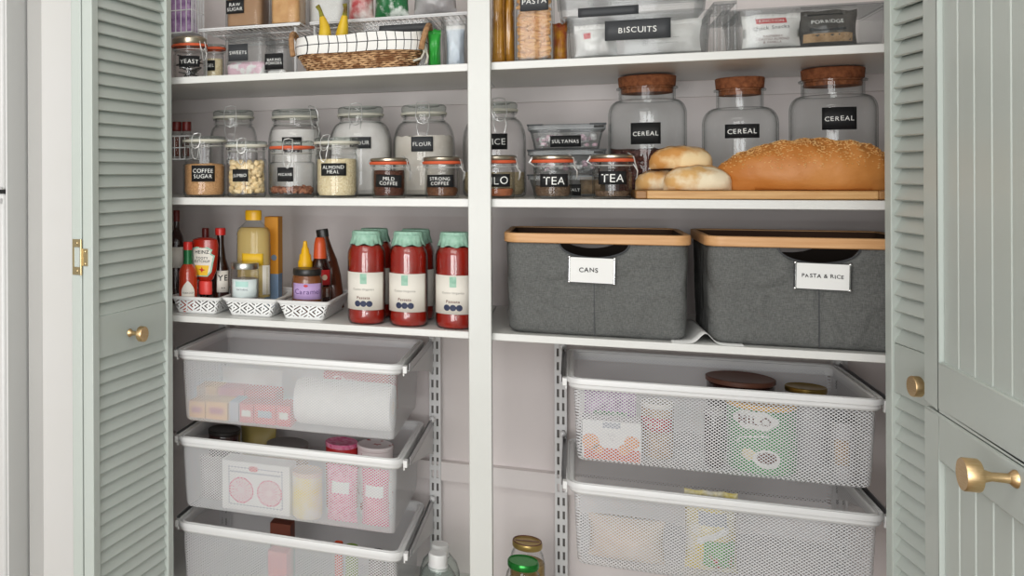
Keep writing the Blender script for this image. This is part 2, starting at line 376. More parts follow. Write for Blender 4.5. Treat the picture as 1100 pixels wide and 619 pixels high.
def clasp(parent, rn, z, ang, sz=1.):
    """bail wire: ring round the neck, loop over the lid and lever"""
    b = MB(); ca, sa = math.cos(ang), math.sin(ang)
    def q(x, y, zz): return (x * ca - y * sa, x * sa + y * ca, zz)
    b.tube([(math.cos(2 * PI * i / 30) * (rn + .0022), math.sin(2 * PI * i / 30) * (rn + .0022), z - .009 * sz) for i in range(30)], .0011, 6, True)
    r = rn + .004; w = .008 * sz
    b.tube([q(-w, -r + .006, z + .016 * sz), q(-w * 1.1, -r - .001, z + .009 * sz), q(-w * 1.2, -r - .003, z - .004 * sz), q(-w * .8, -r - .005, z - .012 * sz), q(0, -r - .006, z - .015 * sz), q(w * .8, -r - .005, z - .012 * sz), q(w * 1.2, -r - .003, z - .004 * sz), q(w * 1.1, -r - .001, z + .009 * sz), q(w, -r + .006, z + .016 * sz), q(0, -r + .009, z + .018 * sz), q(-w, -r + .006, z + .016 * sz)], .0010, 6)
    b.tube([q(-w * .9, -r, z - .006 * sz), q(-w * 1.0, -r - .007, z - .02 * sz), q(-w * .6, -r - .006, z - .034 * sz), q(0, -r - .004, z - .038 * sz), q(w * .6, -r - .006, z - .034 * sz), q(w * 1.0, -r - .007, z - .02 * sz), q(w * .9, -r, z - .006 * sz)], .0010, 6)
    b.tube([q(-w, r - .002, z - .006 * sz), q(-w, r + .006, z), q(-w, r, z + .012 * sz), q(w, r, z + .012 * sz), q(w, r + .006, z), q(w, r - .002, z - .006 * sz)], .0010, 6)
    return b.o('wire_clasp', 'wire', parent)

PROF = {}
def inner_r(parent, z, rb):
    p = PROF.get(parent.name)
    if not p: return rb
    for (r0, z0), (r1, z1) in zip(p, p[1:]):
        if z0 <= z <= z1 and z1 > z0: return min(r0 + (r1 - r0) * (z - z0) / (z1 - z0) - .0034, rb)
    return rb
def filling(parent, m, rb, h, slope=0., lump=0., name='filling', base=.9, curve=0.):
    b = MB(); seg = 36; pr = [(0, .005), (rb * base, .005), (rb, .014)]
    zs_ = [.014 + (h - .014) * q / 14 for q in range(1, 14)] if parent.name in PROF else []
    loops = [[(r * math.cos(2 * PI * i / seg), r * math.sin(2 * PI * i / seg), z) for i in range(seg)] for r, z in pr[1:] + [(inner_r(parent, q, rb), q) for q in zs_ if q < h - abs(slope) - lump - .002]]
    rb = inner_r(parent, h, rb)
    def top(x, y): return h + slope * x / rb + lump * noise.noise(Vector((x * 90, y * 90, h * 50)))
    for f in (1., .8, .55, .3, .05):
        loops.append([(rb * f * math.cos(2 * PI * i / seg), rb * f * math.sin(2 * PI * i / seg), top(rb * f * math.cos(2 * PI * i / seg), rb * f * math.sin(2 * PI * i / seg)) + curve * (1 - f * f)) for i in range(seg)])
    b.loft(loops, True, True); return b.o(name, m, parent)

def lumps(parent, m, rb, h, size, n, sq=(1, 1, .8), name='filling', kind='stuff'):
    b = MB()
    for i in range(n):
        z = .005 + size + random.random() * max(h - size * 2, .001); a = random.random() * 2 * PI
        q = (rb - size) * (1 if random.random() < .6 else math.sqrt(random.random()))
        rot = Matrix.Rotation(random.random() * 6, 3, 'X') @ Matrix.Rotation(random.random() * 6, 3, 'Z')
        b.blob((q * math.cos(a), q * math.sin(a), z), size * random.uniform(.75, 1), sq, 6, 4, .5, rot)
    return b.o(name, m, parent, kind=kind)

def kilner(label, px0, px1, Y, zb, ytop, yneck, yshould, neckpx=None, seal='orange', cl=0., lab=None, fill=None, cat='jar', group=None, csz=1., lidm='lidglass', glassm='glass', name='clip_top_jar', slope=0.):
    m = (px0 + px1) / 2; X, _ = at(m, 200, Y); rb = rad(px0, px1, Y)
    hh = lambda y: at(m, y, Y)[1] - zb
    rn = rb * (neckpx if neckpx else .93); ht, hn, hs = hh(ytop), hh(yneck), hh(yshould)
    t = T(name, label, cat, X, Y, zb, group=group)
    g = MB(); jo = jar_outer(rb, hs, rn, hn, sh=.05 if csz > 1.3 else None); PROF[t.name] = jo; g.lathe(wall_profile(jo), 48, close=False); g.o('glass_body', glassm, t)
    rim = MB(); rim.lathe([(rn - .003, hn - .004), (rn + .0035, hn - .004), (rn + .0045, hn - .002), (rn + .0035, hn), (rn - .003, hn)], 40, close=True); rim.o('neck_rim', glassm, t)
    s = MB(); s.lathe([(rn - .002, hn + .0002), (rn + .0055, hn + .0002), (rn + .0065, hn + .003), (rn + .0055, hn + .0056), (rn - .002, hn + .0056)], 40, close=True); s.o('rubber_seal', seal, t)
    l = MB(); z0 = hn + .0058; d = max(ht - z0, .007)
    l.lathe([(0, z0), (rn + .003, z0), (rn + .0045, z0 + d * .25), (rn + .0045, z0 + d * .7), (rn + .001, z0 + d * .95), (rn * .8, z0 + d), (rn * .75, z0 + d * .75), (0, z0 + d * .75)], 40); l.o('lid', lidm, t)
    clasp(t, rn, hn + .001, cl, csz)
    if lab:
        x0, x1, y0, y1, lines = lab[:5]; mm = lab[5] if len(lab) > 5 else 'slate'; tl = lab[6] if len(lab) > 6 else 0.
        a = ang_for(X, Y, rb, (x0 + x1) / 2); zc = (hh(y0) + hh(y1)) / 2
        a0, a1 = ang_for(X, Y, rb, x0), ang_for(X, Y, rb, x1); w = max((a1 - a0) * rb, .012); h = hh(y0) - hh(y1)
        tape(t, lines, w, h, lambda off: cyl(rb, a, zc, off, tl), mm)
    if fill: fill(t, rb - .0032, hh)
    return t

# ================================================================== SETTING
def S(name, m, b, label=None, cat=None, **k):
    o = b.o(name, m, **k); o['kind'] = 'structure'
    if label: o['label'] = label
    if cat: o['category'] = cat
    return o
YB = .385
XL, XR = -.97, .575
S('wall_back', 'wall', MB().box(XL - .05, XR + .05, YB, YB + .05, 0, 2.5), 'pinkish grey painted rear wall of the pantry alcove', 'wall', smooth=False)
S('wall_left', 'wall', MB().box(XL - .05, XL, -.08, YB, 0, 2.5), 'left side wall of the pantry alcove', 'wall', smooth=False)
S('wall_right', 'wall', MB().box(XR, XR + .05, -.08, YB, 0, 2.5), 'right side wall of the pantry alcove', 'wall', smooth=False)
S('wall_front', 'roomwall', MB().box(-1.083, -.86, -.10, -.081, 0, 2.5), 'narrow grey kitchen wall strip beside the fridge', 'wall', smooth=False)
S('wall_room', 'roomwall', MB().box(-3.2, -1.72, -.10, 0, 0, 2.5).box(-1.72, -1.083, .43, .48, 0, 2.5).box(XR + .06, 2.2, -.08, .0, 0, 2.5).box(-3.3, -3.2, -3.5, 0, 0, 2.5).box(2.2, 2.3, -3.5, 0, 0, 2.5), 'kitchen walls around the pantry', 'wall', smooth=False)
S('floor', 'floor', MB().box(-3.3, 2.3, -3.5, YB + .05, -.05, 0), 'pale timber kitchen floor', 'floor', smooth=False)
S('ceiling', 'ceil', MB().box(-3.3, 2.3, -3.5, YB + .05, 2.5, 2.55), 'white ceiling', 'ceiling', smooth=False)
S('trim_1', 'trim', MB().box(-1.0385, -.86, -.118, -.1005, 0, 2.3), 'white gloss door casing left of the sage folding doors', 'door casing', smooth=True, bevel=.002)
# wall battens
for i, (z0, z1, w) in enumerate(((1.513, 1.5455, 'under the top shelf'), (1.256, 1.2905, 'under the middle shelf'), (.653, .695, 'between the mesh drawers'))):
    S('trim_%d' % (i + 2), 'batten', MB().box(XL, XR, .371 if i < 2 else .363, YB, z0, z1), 'painted timber batten on the rear wall ' + w, 'batten', smooth=False)

# ------------------------------------------------------------------ shelves and post
def shelf(z, t, xa, xb, label):
    o = MB().box(xa, xb, 0, .384 if z < 1.2 else .3705, z - t, z)
    b = o.o('shelf', 'shelf', bevel=.0012); tag(b, label, 'shelf', 'white pantry shelves'); return b
Z1, Z2, Z3, Z4 = 1.5612, 1.3066, 1.0567, .44
XM = -.1605
for z, t, n in ((Z1, .0145, 'top'), (Z2, .0155, 'middle'), (Z3, .0135, 'lower')):
    for xa, xb, sd in ((XL, XM - .0005, 'left'), (XM + .0005, XR, 'right')):
        w = {('top', 'left'): 'white shelf under the wicker fruit basket and yeast jar', ('top', 'right'): 'white shelf under the biscuits box and porridge bag', ('middle', 'left'): 'white shelf under the coffee sugar and almond meal jars', ('middle', 'right'): 'white shelf under the bread board and cereal jars', ('lower', 'left'): 'white shelf under the passata jars and sauce baskets', ('lower', 'right'): 'white shelf under the two grey fabric baskets'}[n, sd]
        shelf(z, t, xa, xb, w)
b = MB().box(XL, XR, .02, .384, Z4 - .015, Z4).o('shelf', 'shelf', bevel=.001); tag(b, 'white bottom shelf carrying the plastic bottles and pesto jars', 'shelf', 'white pantry shelves')
b = MB().box(-.1806, -.1400, -.022, -.0005, 0, 2.4).o('divider_post', 'post', bevel=.0015); tag(b, 'white upright post dividing the pantry shelves into two bays', 'post')

# ------------------------------------------------------------------ doors
def louvre_door(name, label, ox, oy, th, L, mirror, thick=.022, knob_t=.155, zoff=0., pitch=.0236, knob=True):
    """local x runs from the far edge (0) to the near edge (L); local y = face normal side (+ = visible face)"""
    t = T(name, label, 'folding door', ox, oy, .02, kind='structure')
    # visible face normal: mirror=1 -> +X side, -1 -> -X side
    d = Vector((-mirror * math.sin(th), -math.cos(th), 0)); n = Vector((mirror * math.cos(th), -math.sin(th), 0))
    m = Matrix((d, n, Vector((0, 0, 1)))).transposed()
    def bx(B, x0, x1, y0, y1, z0, z1): return B.obox(m @ Vector(((x0 + x1) / 2, (y0 + y1) / 2, (z0 + z1) / 2)), (x1 - x0, y1 - y0, z1 - z0), m)
    st = .0205
    zr0, zr1 = 1.0195 - .02 + zoff, 1.0955 - .02 + zoff; H = 2.05
    for x0, x1 in ((0, st), (L - st, L)): bx(MB(), x0, x1, -thick, 0, 0, H).o('stile', 'sage', t, bevel=.0015)
    bx(MB(), st, L - st, -thick + .002, -.0035, zr0, zr1).o('middle_rail', 'sage', t, bevel=.001)
    bx(MB(), st, L - st, -thick, 0, 0, .12).o('bottom_rail', 'sage', t); bx(MB(), st, L - st, -thick, 0, H - .07, H).o('top_rail', 'sage', t)
    for z0, z1 in ((.12, zr0), (zr1, H - .07)):
        B = MB(); k = int((z1 - z0) / pitch)
        for i in range(k + 1):
            zc = (z1 - .0115 - i * pitch) if z0 < .5 else (z0 + .0125 + i * pitch)
            if zc > z1 - .006 or zc < z0 + .006: continue
            tilt = R(67 if mirror > 0 else 63)
            rot = m @ Matrix.Rotation(-tilt, 3, 'X')
            B.obox(m @ Vector((L / 2, -thick / 2 - .001, zc)), (L - 2 * st, .0272, .0045), rot)
        B.o('louvres', 'sage', t, bevel=.001)
    if knob:
        zc = at(152, 355, -.17)[1] - .02 if mirror > 0 else at(987, 411, -.17)[1] - .02
        make_knob(t, m @ Vector((knob_t, -.003, zc)), n, .0147, .034)
    return t, m

def make_knob(parent, base, n, r, out, rot=None):
    b = MB(); b.lathe([(0, 0), (r * .55, 0), (r * .52, .002), (r * .3, .006), (r * .27, out * .45), (r * .42, out * .62), (r * .95, out * .68), (r, out * .71), (r, out * .97), (r * .96, out), (0, out)], 32)
    q = Vector((0, 0, 1)).rotation_difference(Vector(n)).to_matrix()
    b.v = [tuple(q @ Vector(v) + Vector(base)) for v in b.v]
    return b.o('knob', 'brass', parent, label='round brushed brass knob')

thL, thR = R(7.1), R(8.1); LD = .2775
dL = louvre_door('door_1', 'sage green louvred folding door leaf with brass knob, left of the shelves', -.7684, -.05, thL, LD, 1)[0]
# second leaf folded back behind it
nx, ny = math.cos(thL), -math.sin(thL)
dA = louvre_door('door_2', 'sage green leaf folded behind the left louvred door', -.7684 - nx * .0245, -.05 - ny * .0245, thL, LD, 1, knob=False)[0]
louvre_door('door_3', 'sage green louvred folding door leaf with brass knob, beside the grey pasta basket', .4568, -.05, thR, LD + .01, -1, zoff=-.008, pitch=.0246, knob_t=.15)
louvre_door('door_4', 'sage green leaf folded behind the right louvred door', .4568 + math.cos(thR) * .0245, -.05 - (-math.sin(thR)) * 0 - math.sin(thR) * .0245, thR, LD + .01, -1, zoff=-.008, knob=False)
# hinge on the two near edges of the left leaves
zt, zb_ = at(86, 257.5, -.33)[1], at(86, 296, -.33)[1]
h = T('door_hinge', 'brass flush hinge joining the two left sage door leaves', 'hinge', -.7684 - .2775 * math.sin(thL), -.05 - .2775 * math.cos(thL), zb_)
d = Vector((-math.sin(thL), -math.cos(thL), 0)); n_ = Vector((nx, ny, 0)); mh = Matrix((n_, -d, Vector((0, 0, 1)))).transposed()
H_ = zt - zb_
def hb(B, x0, x1, y0, y1, z0, z1): return B.obox(mh @ Vector(((x0 + x1) / 2, (y0 + y1) / 2, (z0 + z1) / 2)), (x1 - x0, y1 - y0, z1 - z0), mh)
B = MB(); xa, xb = -.0435, -.0235
hb(B, xa, xb, -.0018, -.0002, 0, H_ * .22); hb(B, xa, xb, -.0018, -.0002, H_ * .78, H_); hb(B, xa, xa + .003, -.0018, -.0002, H_ * .22, H_ * .78)
B.o('outer_leaf', 'hinge', h, smooth=False)
B = MB(); hb(B, -.022, -.010, -.0018, -.0002, H_ * .26, H_ * .74); B.o('inner_leaf', 'hinge', h, smooth=False)
B = MB(); B.lathe([(0, 0), (.0022, 0), (.0022, H_), (0, H_)], 12); off = mh @ Vector((-.0235, -.003, 0)); B.v = [(x + off.x, y + off.y, z) for x, y, z in B.v]; B.o('knuckle', 'hinge', h)
B = MB()
for sx, sz in ((-.033, .11), (-.033, .89), (-.0155, .32), (-.0155, .66)):
    c = mh @ Vector((sx, -.0022, H_ * sz)); B.blob(c, .0022, (1, .5, 1), 10, 6)
B.o('screw', 'hinge', h)

# ------------------------------------------------------------------ cabinet at the right
XC = .42
cab = T('tall_cabinet', 'sage green tall cupboard with tongue and groove doors at the right edge', 'cupboard', XC, -.366, 0)
MB().box(.004, .55, -1.9, 0, 0, 2.3).o('body', 'sage', cab, smooth=False)
MB().box(-.003, .004, -.0195, 0, 0, 2.3).o('end_frame', 'sage', cab, bevel=.001)
def tg_door(z0, z1, label, rail_lo, rail_hi, dy=0.):
    ya, yb = -.0205 - .55 - dy, -.0205 - dy
    f = MB(); w = .0485
    f.box(-.012, .004, yb - w, yb, z0, z1); f.box(-.012, .004, ya, ya + w, z0, z1)
    f.box(-.012, .004, ya + w, yb - w, z0, z0 + rail_lo); f.box(-.012, .004, ya + w, yb - w, z1 - rail_hi, z1)
    o = f.o('door', 'sage', cab, bevel=.0022, label=label)
    p = MB(); y = yb - w; k = 0
    while y > ya + w + .002:
        y2 = max(y - .046, ya + w); p.box(-.0065, .003, y2 + .0012, y - .0012, z0 + rail_lo - .002, z1 - rail_hi + .002); p.box(-.0035, .003, y2 - .0012, y2 + .0012, z0 + rail_lo, z1 - rail_hi); y = y2
    p.o('groove_panel', 'sage', o, bevel=.0012)
    return o
up = tg_door(1.0665, 2.25, 'upper tongue and groove door', .0575, .06)
lo = tg_door(.12, 1.0605, 'lower tongue and groove door with large brass knob', .06, .0555)
tg_door(1.0665, 2.25, 'upper tongue and groove door', .0575, .06, .556); tg_door(.12, 1.0605, 'lower tongue and groove door', .06, .0555, .556)
zk = 1.047
make_knob(lo, Vector((-.012, -.642 + .366, zk)), (-1, 0, 0), .0166, .044)

# ------------------------------------------------------------------ fridge sliver at the left
fr = T('fridge', 'white fridge freezer at the left edge of the picture', 'fridge', -1.092, -.14, 0)
MB().box(-.6, 0, .002, .55, .04, 1.9).o('body', 'fridge', fr, bevel=.002)
zs = at(8, 206, -.17)[1]
for z0, z1, l in ((zs + .004, 1.9, 'freezer'), (.06, zs - .004, 'fridge')):
    d_ = MB().box(-.6, 0, -.036, 0, z0, z1).o('door', 'fridge', fr, bevel=.006)
    MB().box(-.595, -.004, -.0395, -.036, (z0 + .0005) if l == 'freezer' else z1 - .02, (z0 + .006) if l == 'freezer' else z1 - .010).o('handle_strip', 'steel', d_, smooth=False)
MB().box(-.59, -.002, -.03, .0, zs - .004, zs + .004).o('door_seal', 'dark', fr, smooth=False)
MB().box(.0005, .0045, -.03, .05, 0.02, 2.2).o('side_filler', 'fridge', fr, smooth=False)

# ================================================================== DRAWER SYSTEM
def standard(X, label):
    t = T('wall_standard', label, 'wall track', X, .3555, Z4 + .001, group='slotted wall tracks'); H = Z3 - .0145 - Z4
    w = .0125; B = MB(); B.box(-w, -.0078, 0, .015, 0, H); B.box(.0078, w, 0, .015, 0, H); B.box(-.003, .003, 0, .002, 0, H)
    for sx in (-1, 1):
        z = 0
        while z < H:
            z2 = min(z + .012, H); x0, x1 = (-.0078, -.003) if sx < 0 else (.003, .0078); B.box(x0, x1, 0, .002, z, z2); z += .0295
    B.o('slotted_strip', 'drawer', t, smooth=False)
    MB().box(-.0085, .0085, .009, .015, 0, H).o('backing', 'slot', t, smooth=False)
    return t
standard(-.295, 'slotted metal wall track right of the left stack of mesh drawers')
standard(-.026, 'slotted metal wall track left of the right stack of mesh drawers')
standard(-.812, 'slotted metal wall track at the far left behind the mesh drawers')
standard(.490, 'slotted metal wall track at the far right behind the mesh drawers')

def runner(X, z, side, label):
    """side = +1: plate lies outside (to +X) of a drawer's right edge"""
    t = T('drawer_runner', label, 'drawer runner', X, 0, z, group='drawer runners')
    B = MB(); s = side; w = .0085
    B.box(*sorted((0, s * w)), .036, .352, -.016, -.0145); B.box(*sorted((s * (w - .0012), s * w)), .036, .352, -.0145, -.001); B.box(*sorted((0, s * .0012)), .036, .352, -.0145, -.009)
    B.o('channel', 'runner', t, smooth=False)
    P = [(.352, -.016), (.352, -.085), (.30, -.068), (.07, -.022), (.045, -.016)]
    B = MB(); x0, x1 = s * (w - .001), s * (w + .0006); B.loft([[(x0, y, q) for y, q in P], [(x1, y, q) for y, q in P]], True, True); B.o('bracket_plate', 'steel', t, smooth=False)
    B = MB(); B.blob((s * w, .34, -.002), .007, (1, 1, 1), 10, 6); B.o('stop_pin', 'drawer', t)
    return t

def mesh_drawer(x0, x1, z, label, depth=.31, clip_side=1):
    """z = top of the rim"""
    t = T('mesh_drawer', label, 'drawer', (x0 + x1) / 2, .002, z, group='white mesh drawers on wall tracks'); w = (x1 - x0) / 2
    B = MB(); prof = [(0, -.003), (0, -.0095), (-.0035, -.011), (-.0035, -.0165), (-.006, -.020), (-.0115, -.020), (-.0115, -.005), (-.014, -.003), (-.0125, 0), (-.009, .0), (-.0075, -.0025), (-.004, -.0025), (-.003, 0), (-.001, 0)]
    B.loft(sweep(-w, w, 0, depth, .028, prof), close=True); B.o('rim', 'drawer', t)
    bo = 0.0125
    loops = []
    for d, zz, r in ((-bo, -.012, .006), (-bo - .001, -.05, .006), (-bo - .004, -.12, .006), (-bo - .0055, -.145, .006), (-bo - .0075, -.150, .006), (-bo - .0125, -.1525, .006)):
        loops.append(rr(-w - d, w + d, -d, depth + d, r + .004, zz, 0, 6))
    B = MB(); B.loft(loops); B.o('mesh_basket', 'mesh', t)
    e = bo + .0120; B = MB(); B.add(rr(-w + e, w - e, e, depth - e, .010, -.1525), [list(range(28))]); B.o('mesh_floor', 'meshflat', t)
    for s in (-1, 1):
        B = MB(); xx = s * (w - .001); B.box(*sorted((xx, xx + s * .008)), .018, .034, -.018, -.004); B.box(*sorted((xx, xx + s * .003)), .020, .028, -.024, -.018); B.o('corner_clip', 'white', t, bevel=.001)
    return t
LZ = (.9825, .7985, .6175); RZ = (.982, .7925)
ln = ('top white mesh drawer of the left stack, holding a paper towel roll', 'second white mesh drawer of the left stack, holding pink sweet bags', 'third white mesh drawer of the left stack, cut by the bottom edge')
for z, l, o in zip(LZ, ln, ('top', 'second', 'third')):
    mesh_drawer(-.79, -.309, z, l)
    runner(-.3075, z, 1, 'grey runner on the right side of the %s left mesh drawer' % o); runner(-.7915, z, -1, 'grey runner on the left side of the %s left mesh drawer' % o)
for z, l, o in zip(RZ, ('upper white mesh drawer of the right stack, holding the green drink tin', 'lower white mesh drawer of the right stack, holding a yellow snack bag'), ('upper', 'lower')):
    mesh_drawer(-.012, .475, z, l)
    runner(-.0135, z, -1, 'grey runner on the left side of the %s right mesh drawer' % o); runner(.4765, z, 1, 'grey runner on the right side of the %s right mesh drawer' % o)

# ------------------------------------------------------------------ generic containers
def carton(label, px0, px1, y0, zb, Y, m, depth=.04, name='carton', cat='carton', group=None, front=None, h=None):
    xa, xb = at(px0, y0, Y)[0], at(px1, y0, Y)[0]; hh = h or at((px0 + px1) / 2, y0, Y)[1] - zb
    t = T(name, label, cat, (xa + xb) / 2, Y, zb, group=group); w = (xb - xa) / 2
    MB().box(-w, w, 0, depth, 0, hh).o('box', m, t, bevel=.001)
    if front: front(t, w, hh)
    return t

def bag(label, X, Y, zb, w, h, d, m, name='bag', cat='bag', group=None, crimp=True, lean=0., rough=.18, rz=0., fr=None, crimpm=None, top=1.):
    t = T(name, label, cat, X, Y, zb, rz=rz, group=group); B = MB(); sd = random.random() * 50
    def surf(s):
        def f(i, j):
            u = i * 2 - 1; v = j
            th = (1 - abs(u) ** 3) * (math.sin(PI * min(max(v * .97 + .01, 0), 1)) ** .45 if v < .5 else math.sin(PI * min(v * .97 + .01, 1)) ** .7)
            k = 1 + rough * noise.noise(Vector((u * 3 + sd, v * 4, s * 3)))
            x = u * w / 2 * (1 - .05 * math.sin(PI * v)) ; zz = v * h + .01 * h * noise.noise(Vector((u * 4, sd, 0))) * (1 if v > .5 else 0)
            return (x, s * d / 2 * th * k + lean * v * h, max(zz, 0))
        return f
    B.grid(surf(-1), 16, 16); B.grid(surf(1), 16, 16); o = B.o('film', m, t, ang=80)
    if crimp:
        b = MB(); n = 24
        b.grid(lambda i, j: ((i - .5) * w, .0015 * math.sin(i * 60) + lean * h, h - .006 + j * .014 * top + .003 * noise.noise(Vector((i * 5, sd, 1)))), n, 1); b.o('crimped_seal', crimpm or m, t, solid=.0006)
    if fr:
        fr(t, lambda off: (lambda u, v: (u, surf(-1)(.5 + u / w, .5 + v / h)[1] - off, h / 2 + v)))
    return t

def clear_box(label, xa, xb, ya, yb, za, zb, lab=None, lid=True, name='clear_storage_box', cat='storage box', group=None, m='plastic'):
    t = T(name, label, cat, (xa + xb) / 2, ya, za, group=group); w = (xb - xa) / 2; d = yb - ya; h = zb - za; r = .012
    B = MB(); tp = .004
    B.loft([rr(-w + tp + .006, w - tp - .006, .006 + tp, d - .006 - tp, r, 0), rr(-w + tp, w - tp, tp, d - tp, r, .006), rr(-w, w, 0, d, r, h - .004), rr(-w - .003, w + .003, -.003, d + .003, r, h - .004), rr(-w - .003, w + .003, -.003, d + .003, r, h), rr(-w + .0025, w - .0025, .0025, d - .0025, r, h), rr(-w + tp + .0025, w - tp - .0025, tp + .0025, d - tp - .0025, r, .008)], True, True)
    B.o('box', m, t)
    if lid:
        B = MB(); B.loft([rr(-w - .004, w + .004, -.004, d + .004, r, h + .0005), rr(-w - .004, w + .004, -.004, d + .004, r, h + .009), rr(-w + .004, w - .004, .004, d - .004, r, h + .010)], True, True); B.o('lid', m, t)
    if lab:
        cx, lw, cz, lh, lines, mm = lab; tape(t, lines, lw, lh, lambda off: flat(cx - (xa + xb) / 2, -.004, cz - za, off), mm, fill=(.7, .5))
    return t

# ================================================================== SHELF 2, LEFT BAY (jars)
Yf = .062
def F_(m, y, **k): return lambda t, r, hh: filling(t, m, r, hh(y), **k)
kilner('clip jar of brown coffee sugar with a handwritten label, leftmost of the front row', 196.8, 242.6, .07, Z2, 148, 153.2, 176, .91, 'cream', 0, (205.7, 230.5, 178, 195, ['COFFEE', 'SUGAR']), F_('sugar', 176, lump=.002))
kilner('clip jar of pale nuts between the coffee sugar and pecan jars', 243.5, 286.5, .068, Z2, 153.5, 158.5, 171, .93, 'cream', .1, (249.7, 266, 182, 195, ['JUMBO']), lambda t, r, hh: lumps(t, 'nut', r, hh(173), .0078, 330))
kilner('clip jar with orange seal holding a few pecans', 289, 338.6, .07, Z2, 151.5, 160.3, 174, .86, 'orange', .1, (297.8, 314.4, 180, 195, ['PECANS']), lambda t, r, hh: lumps(t, 'pecan', r, hh(201), .0075, 120, (1.2, .7, .7)), csz=1.1, slope=0)
kilner('clip jar of almond meal with a cream seal, right of the pecans', 339, 384.5, .066, Z2, 148, 155.2, 166, .95, 'cream', -.3, (344.7, 371, 175.7, 188.8, ['ALMOND', 'MEAL']), F_('almond', 171, lump=.002))
sm = 'small squat clip jars with orange seals'
kilner('small clip jar of dark granules labelled MILD COFFEE', 399.6, 436.3, .055, Z2, 169.6, 177, 183, .97, 'orange', 1.5, (404, 431, 187.8, 201, ['MILD', 'COFFEE'], 'slate', -.04), F_('coffee1', 183.5, lump=.002), group=sm, lidm='tin', csz=.85)
kilner('small clip jar of light brown granules labelled STRONG COFFEE', 456.5, 493.5, .055, Z2, 168.3, 176.5, 182.5, .97, 'orange', 1.5, (458.5, 486, 187.8, 201, ['STRONG', 'COFFEE'], 'slate', .0), F_('coffee2', 198, slope=-.008, lump=.003), group=sm, lidm='tin', csz=.85)
# back row
kilner('tall empty clip jar standing behind the coffee sugar and nut jars', 225, 277, .23, Z2, 119, 128, 136, .76, 'cream', .2, None, None, group='tall clip jars of the back row', csz=1.5)
kilner('tall clip jar of white powder behind the pecan jar', 288, 346.5, .23, Z2, 118, 128, 135, .78, 'cream', 1.2, (303, 324, 148.5, 165, ['BAKING', 'SODA']), F_('whitep', 140), group='tall clip jars of the back row', csz=1.5)
kilner('tall clip jar filled to the neck with white powder, behind the almond meal', 354, 421, .23, Z2, 115, 125.5, 132, .66, 'cream', .0, (376, 398.5, 148.5, 160.5, ['FLOUR'], 'slate2'), F_('whitep', 131), group='tall clip jars of the back row', csz=1.5)
kilner('tall clip jar of off white flour behind the strong coffee jar', 422.5, 488.5, .23, Z2, 113, 124, 131, .66, 'cream', .1, (442, 465, 148, 163.5, ['FLOUR'], 'slate2'), F_('flour', 147, lump=.004), group='tall clip jars of the back row', csz=1.5)

# ================================================================== SHELF 2, RIGHT BAY
kilner('tall clip jar labelled RICE half hidden behind the white post', 497, 565, .2, Z2, 110.5, 121, 128, .66, 'cream', .3, (520, 545, 145, 161.5, ['RICE']), F_('rice', 185), group='tall clip jars of the back row', csz=1.5)
kilner('small clip jar with a thin layer of brown powder beside the post', 512, 553, .055, Z2, 167, 175.7, 182, .96, 'orange', 1.5, (517, 547.5, 187, 200.6, ['MILO']), F_('milo', 202.6), group=sm, lidm='tin', csz=.85)
kilner('small clip jar labelled TEA with mixed leaves, left of the other tea jar', 573, 614.5, .056, Z2, 167, 175, 181, .94, 'orange', 1.5, (581, 610, 187, 200.6, ['TEA']), F_('tea', 200.5, lump=.004), group=sm, lidm='tin', csz=.85)
kilner('small clip jar labelled TEA nearly empty, beside the bread board', 636, 678.5, .056, Z2, 166, 174, 181, .96, 'orange', 1.5, (643.5, 673.5, 184, 198, ['TEA']), F_('tea', 207.5, lump=.003), group=sm, lidm='tin', csz=.85)

# stacked clip-lock boxes behind the tea jars
def lock_box(label, ya, yb, z0, pxa, pxb, ytop, lines, lx, cut=None):
    xa, xb = at(pxa, 150, ya)[0], at(pxb, 150, ya)[0]; w = (xb - xa) / 2; h = at((pxa + pxb) / 2, ytop, ya)[1] - z0
    t = T('clip_lock_box', label, 'food box', (xa + xb) / 2, ya, z0, group='clear clip lock boxes'); d = yb - ya
    B = MB(); B.loft([rr(-w + .012, w - .012, .008, d - .008, .015, 0), rr(-w + .006, w - .006, .004, d - .004, .015, h - .012), rr(-w + .0035, w - .0035, .004, d - .004, .014, h - .012), rr(-w + .013, w - .013, .010, d - .010, .014, .002)], True, True); B.o('box', 'plastic', t)
    B = MB(); B.loft([rr(-w, w, 0, d, .014, h - .0115), rr(-w, w, 0, d, .014, h - .003), rr(-w + .004, w - .004, .004, d - .004, .012, h - .001)], True, True); B.o('lid', 'lidgrey', t)
    for s in (-1, 1):
        MB().box(*sorted((s * (w - .03), s * (w + .001))), -.0015, .02, h - .0035, h - .0005).o('clip', 'slate2', t, smooth=False)
    MB().box(w - .022, w - .004, -.0018, -.0002, h - .010, h - .005).o('clip', 'dark', t, smooth=False)
    if lines:
        x0, x1, y0, y1 = lx; a, z_a = at(x0, y0, ya + .004); b, z_b = at(x1, y1, ya + .004)
        tape(t, lines, b - a, z_a - z_b, lambda off: flat((a + b) / 2 - (xa + xb) / 2, .0035, (z_a + z_b) / 2 - z0, off), fill=(.9, .62))
    return t, h, w
M['rose'] = mat('pale_rose_print', '#ead3d6', .6)
M['lidgrey'] = glass('lid_clear_grey', '#e3e8e9', '#a0a8aa', .15, .22)
lb = []
zz = Z2 + .0005
specs = (('bottom clip lock box of the stack, mostly behind the tea jars', 187, ['SALT'], (611, 624, 198, 210)), ('middle clip lock box of the stack behind the tea jars', 160, None, None), ('top clip lock box of the stack, labelled above the tea jars', 132.5, ['SULTANAS'], (591, 624, 146, 157.6)))
for l, yt, li, lx in specs:
    t, h_, w_ = lock_box(l, .18, .335, zz, 566.5, 651, yt, li, lx); lb.append((t, zz, h_)); zz += h_ + .0005
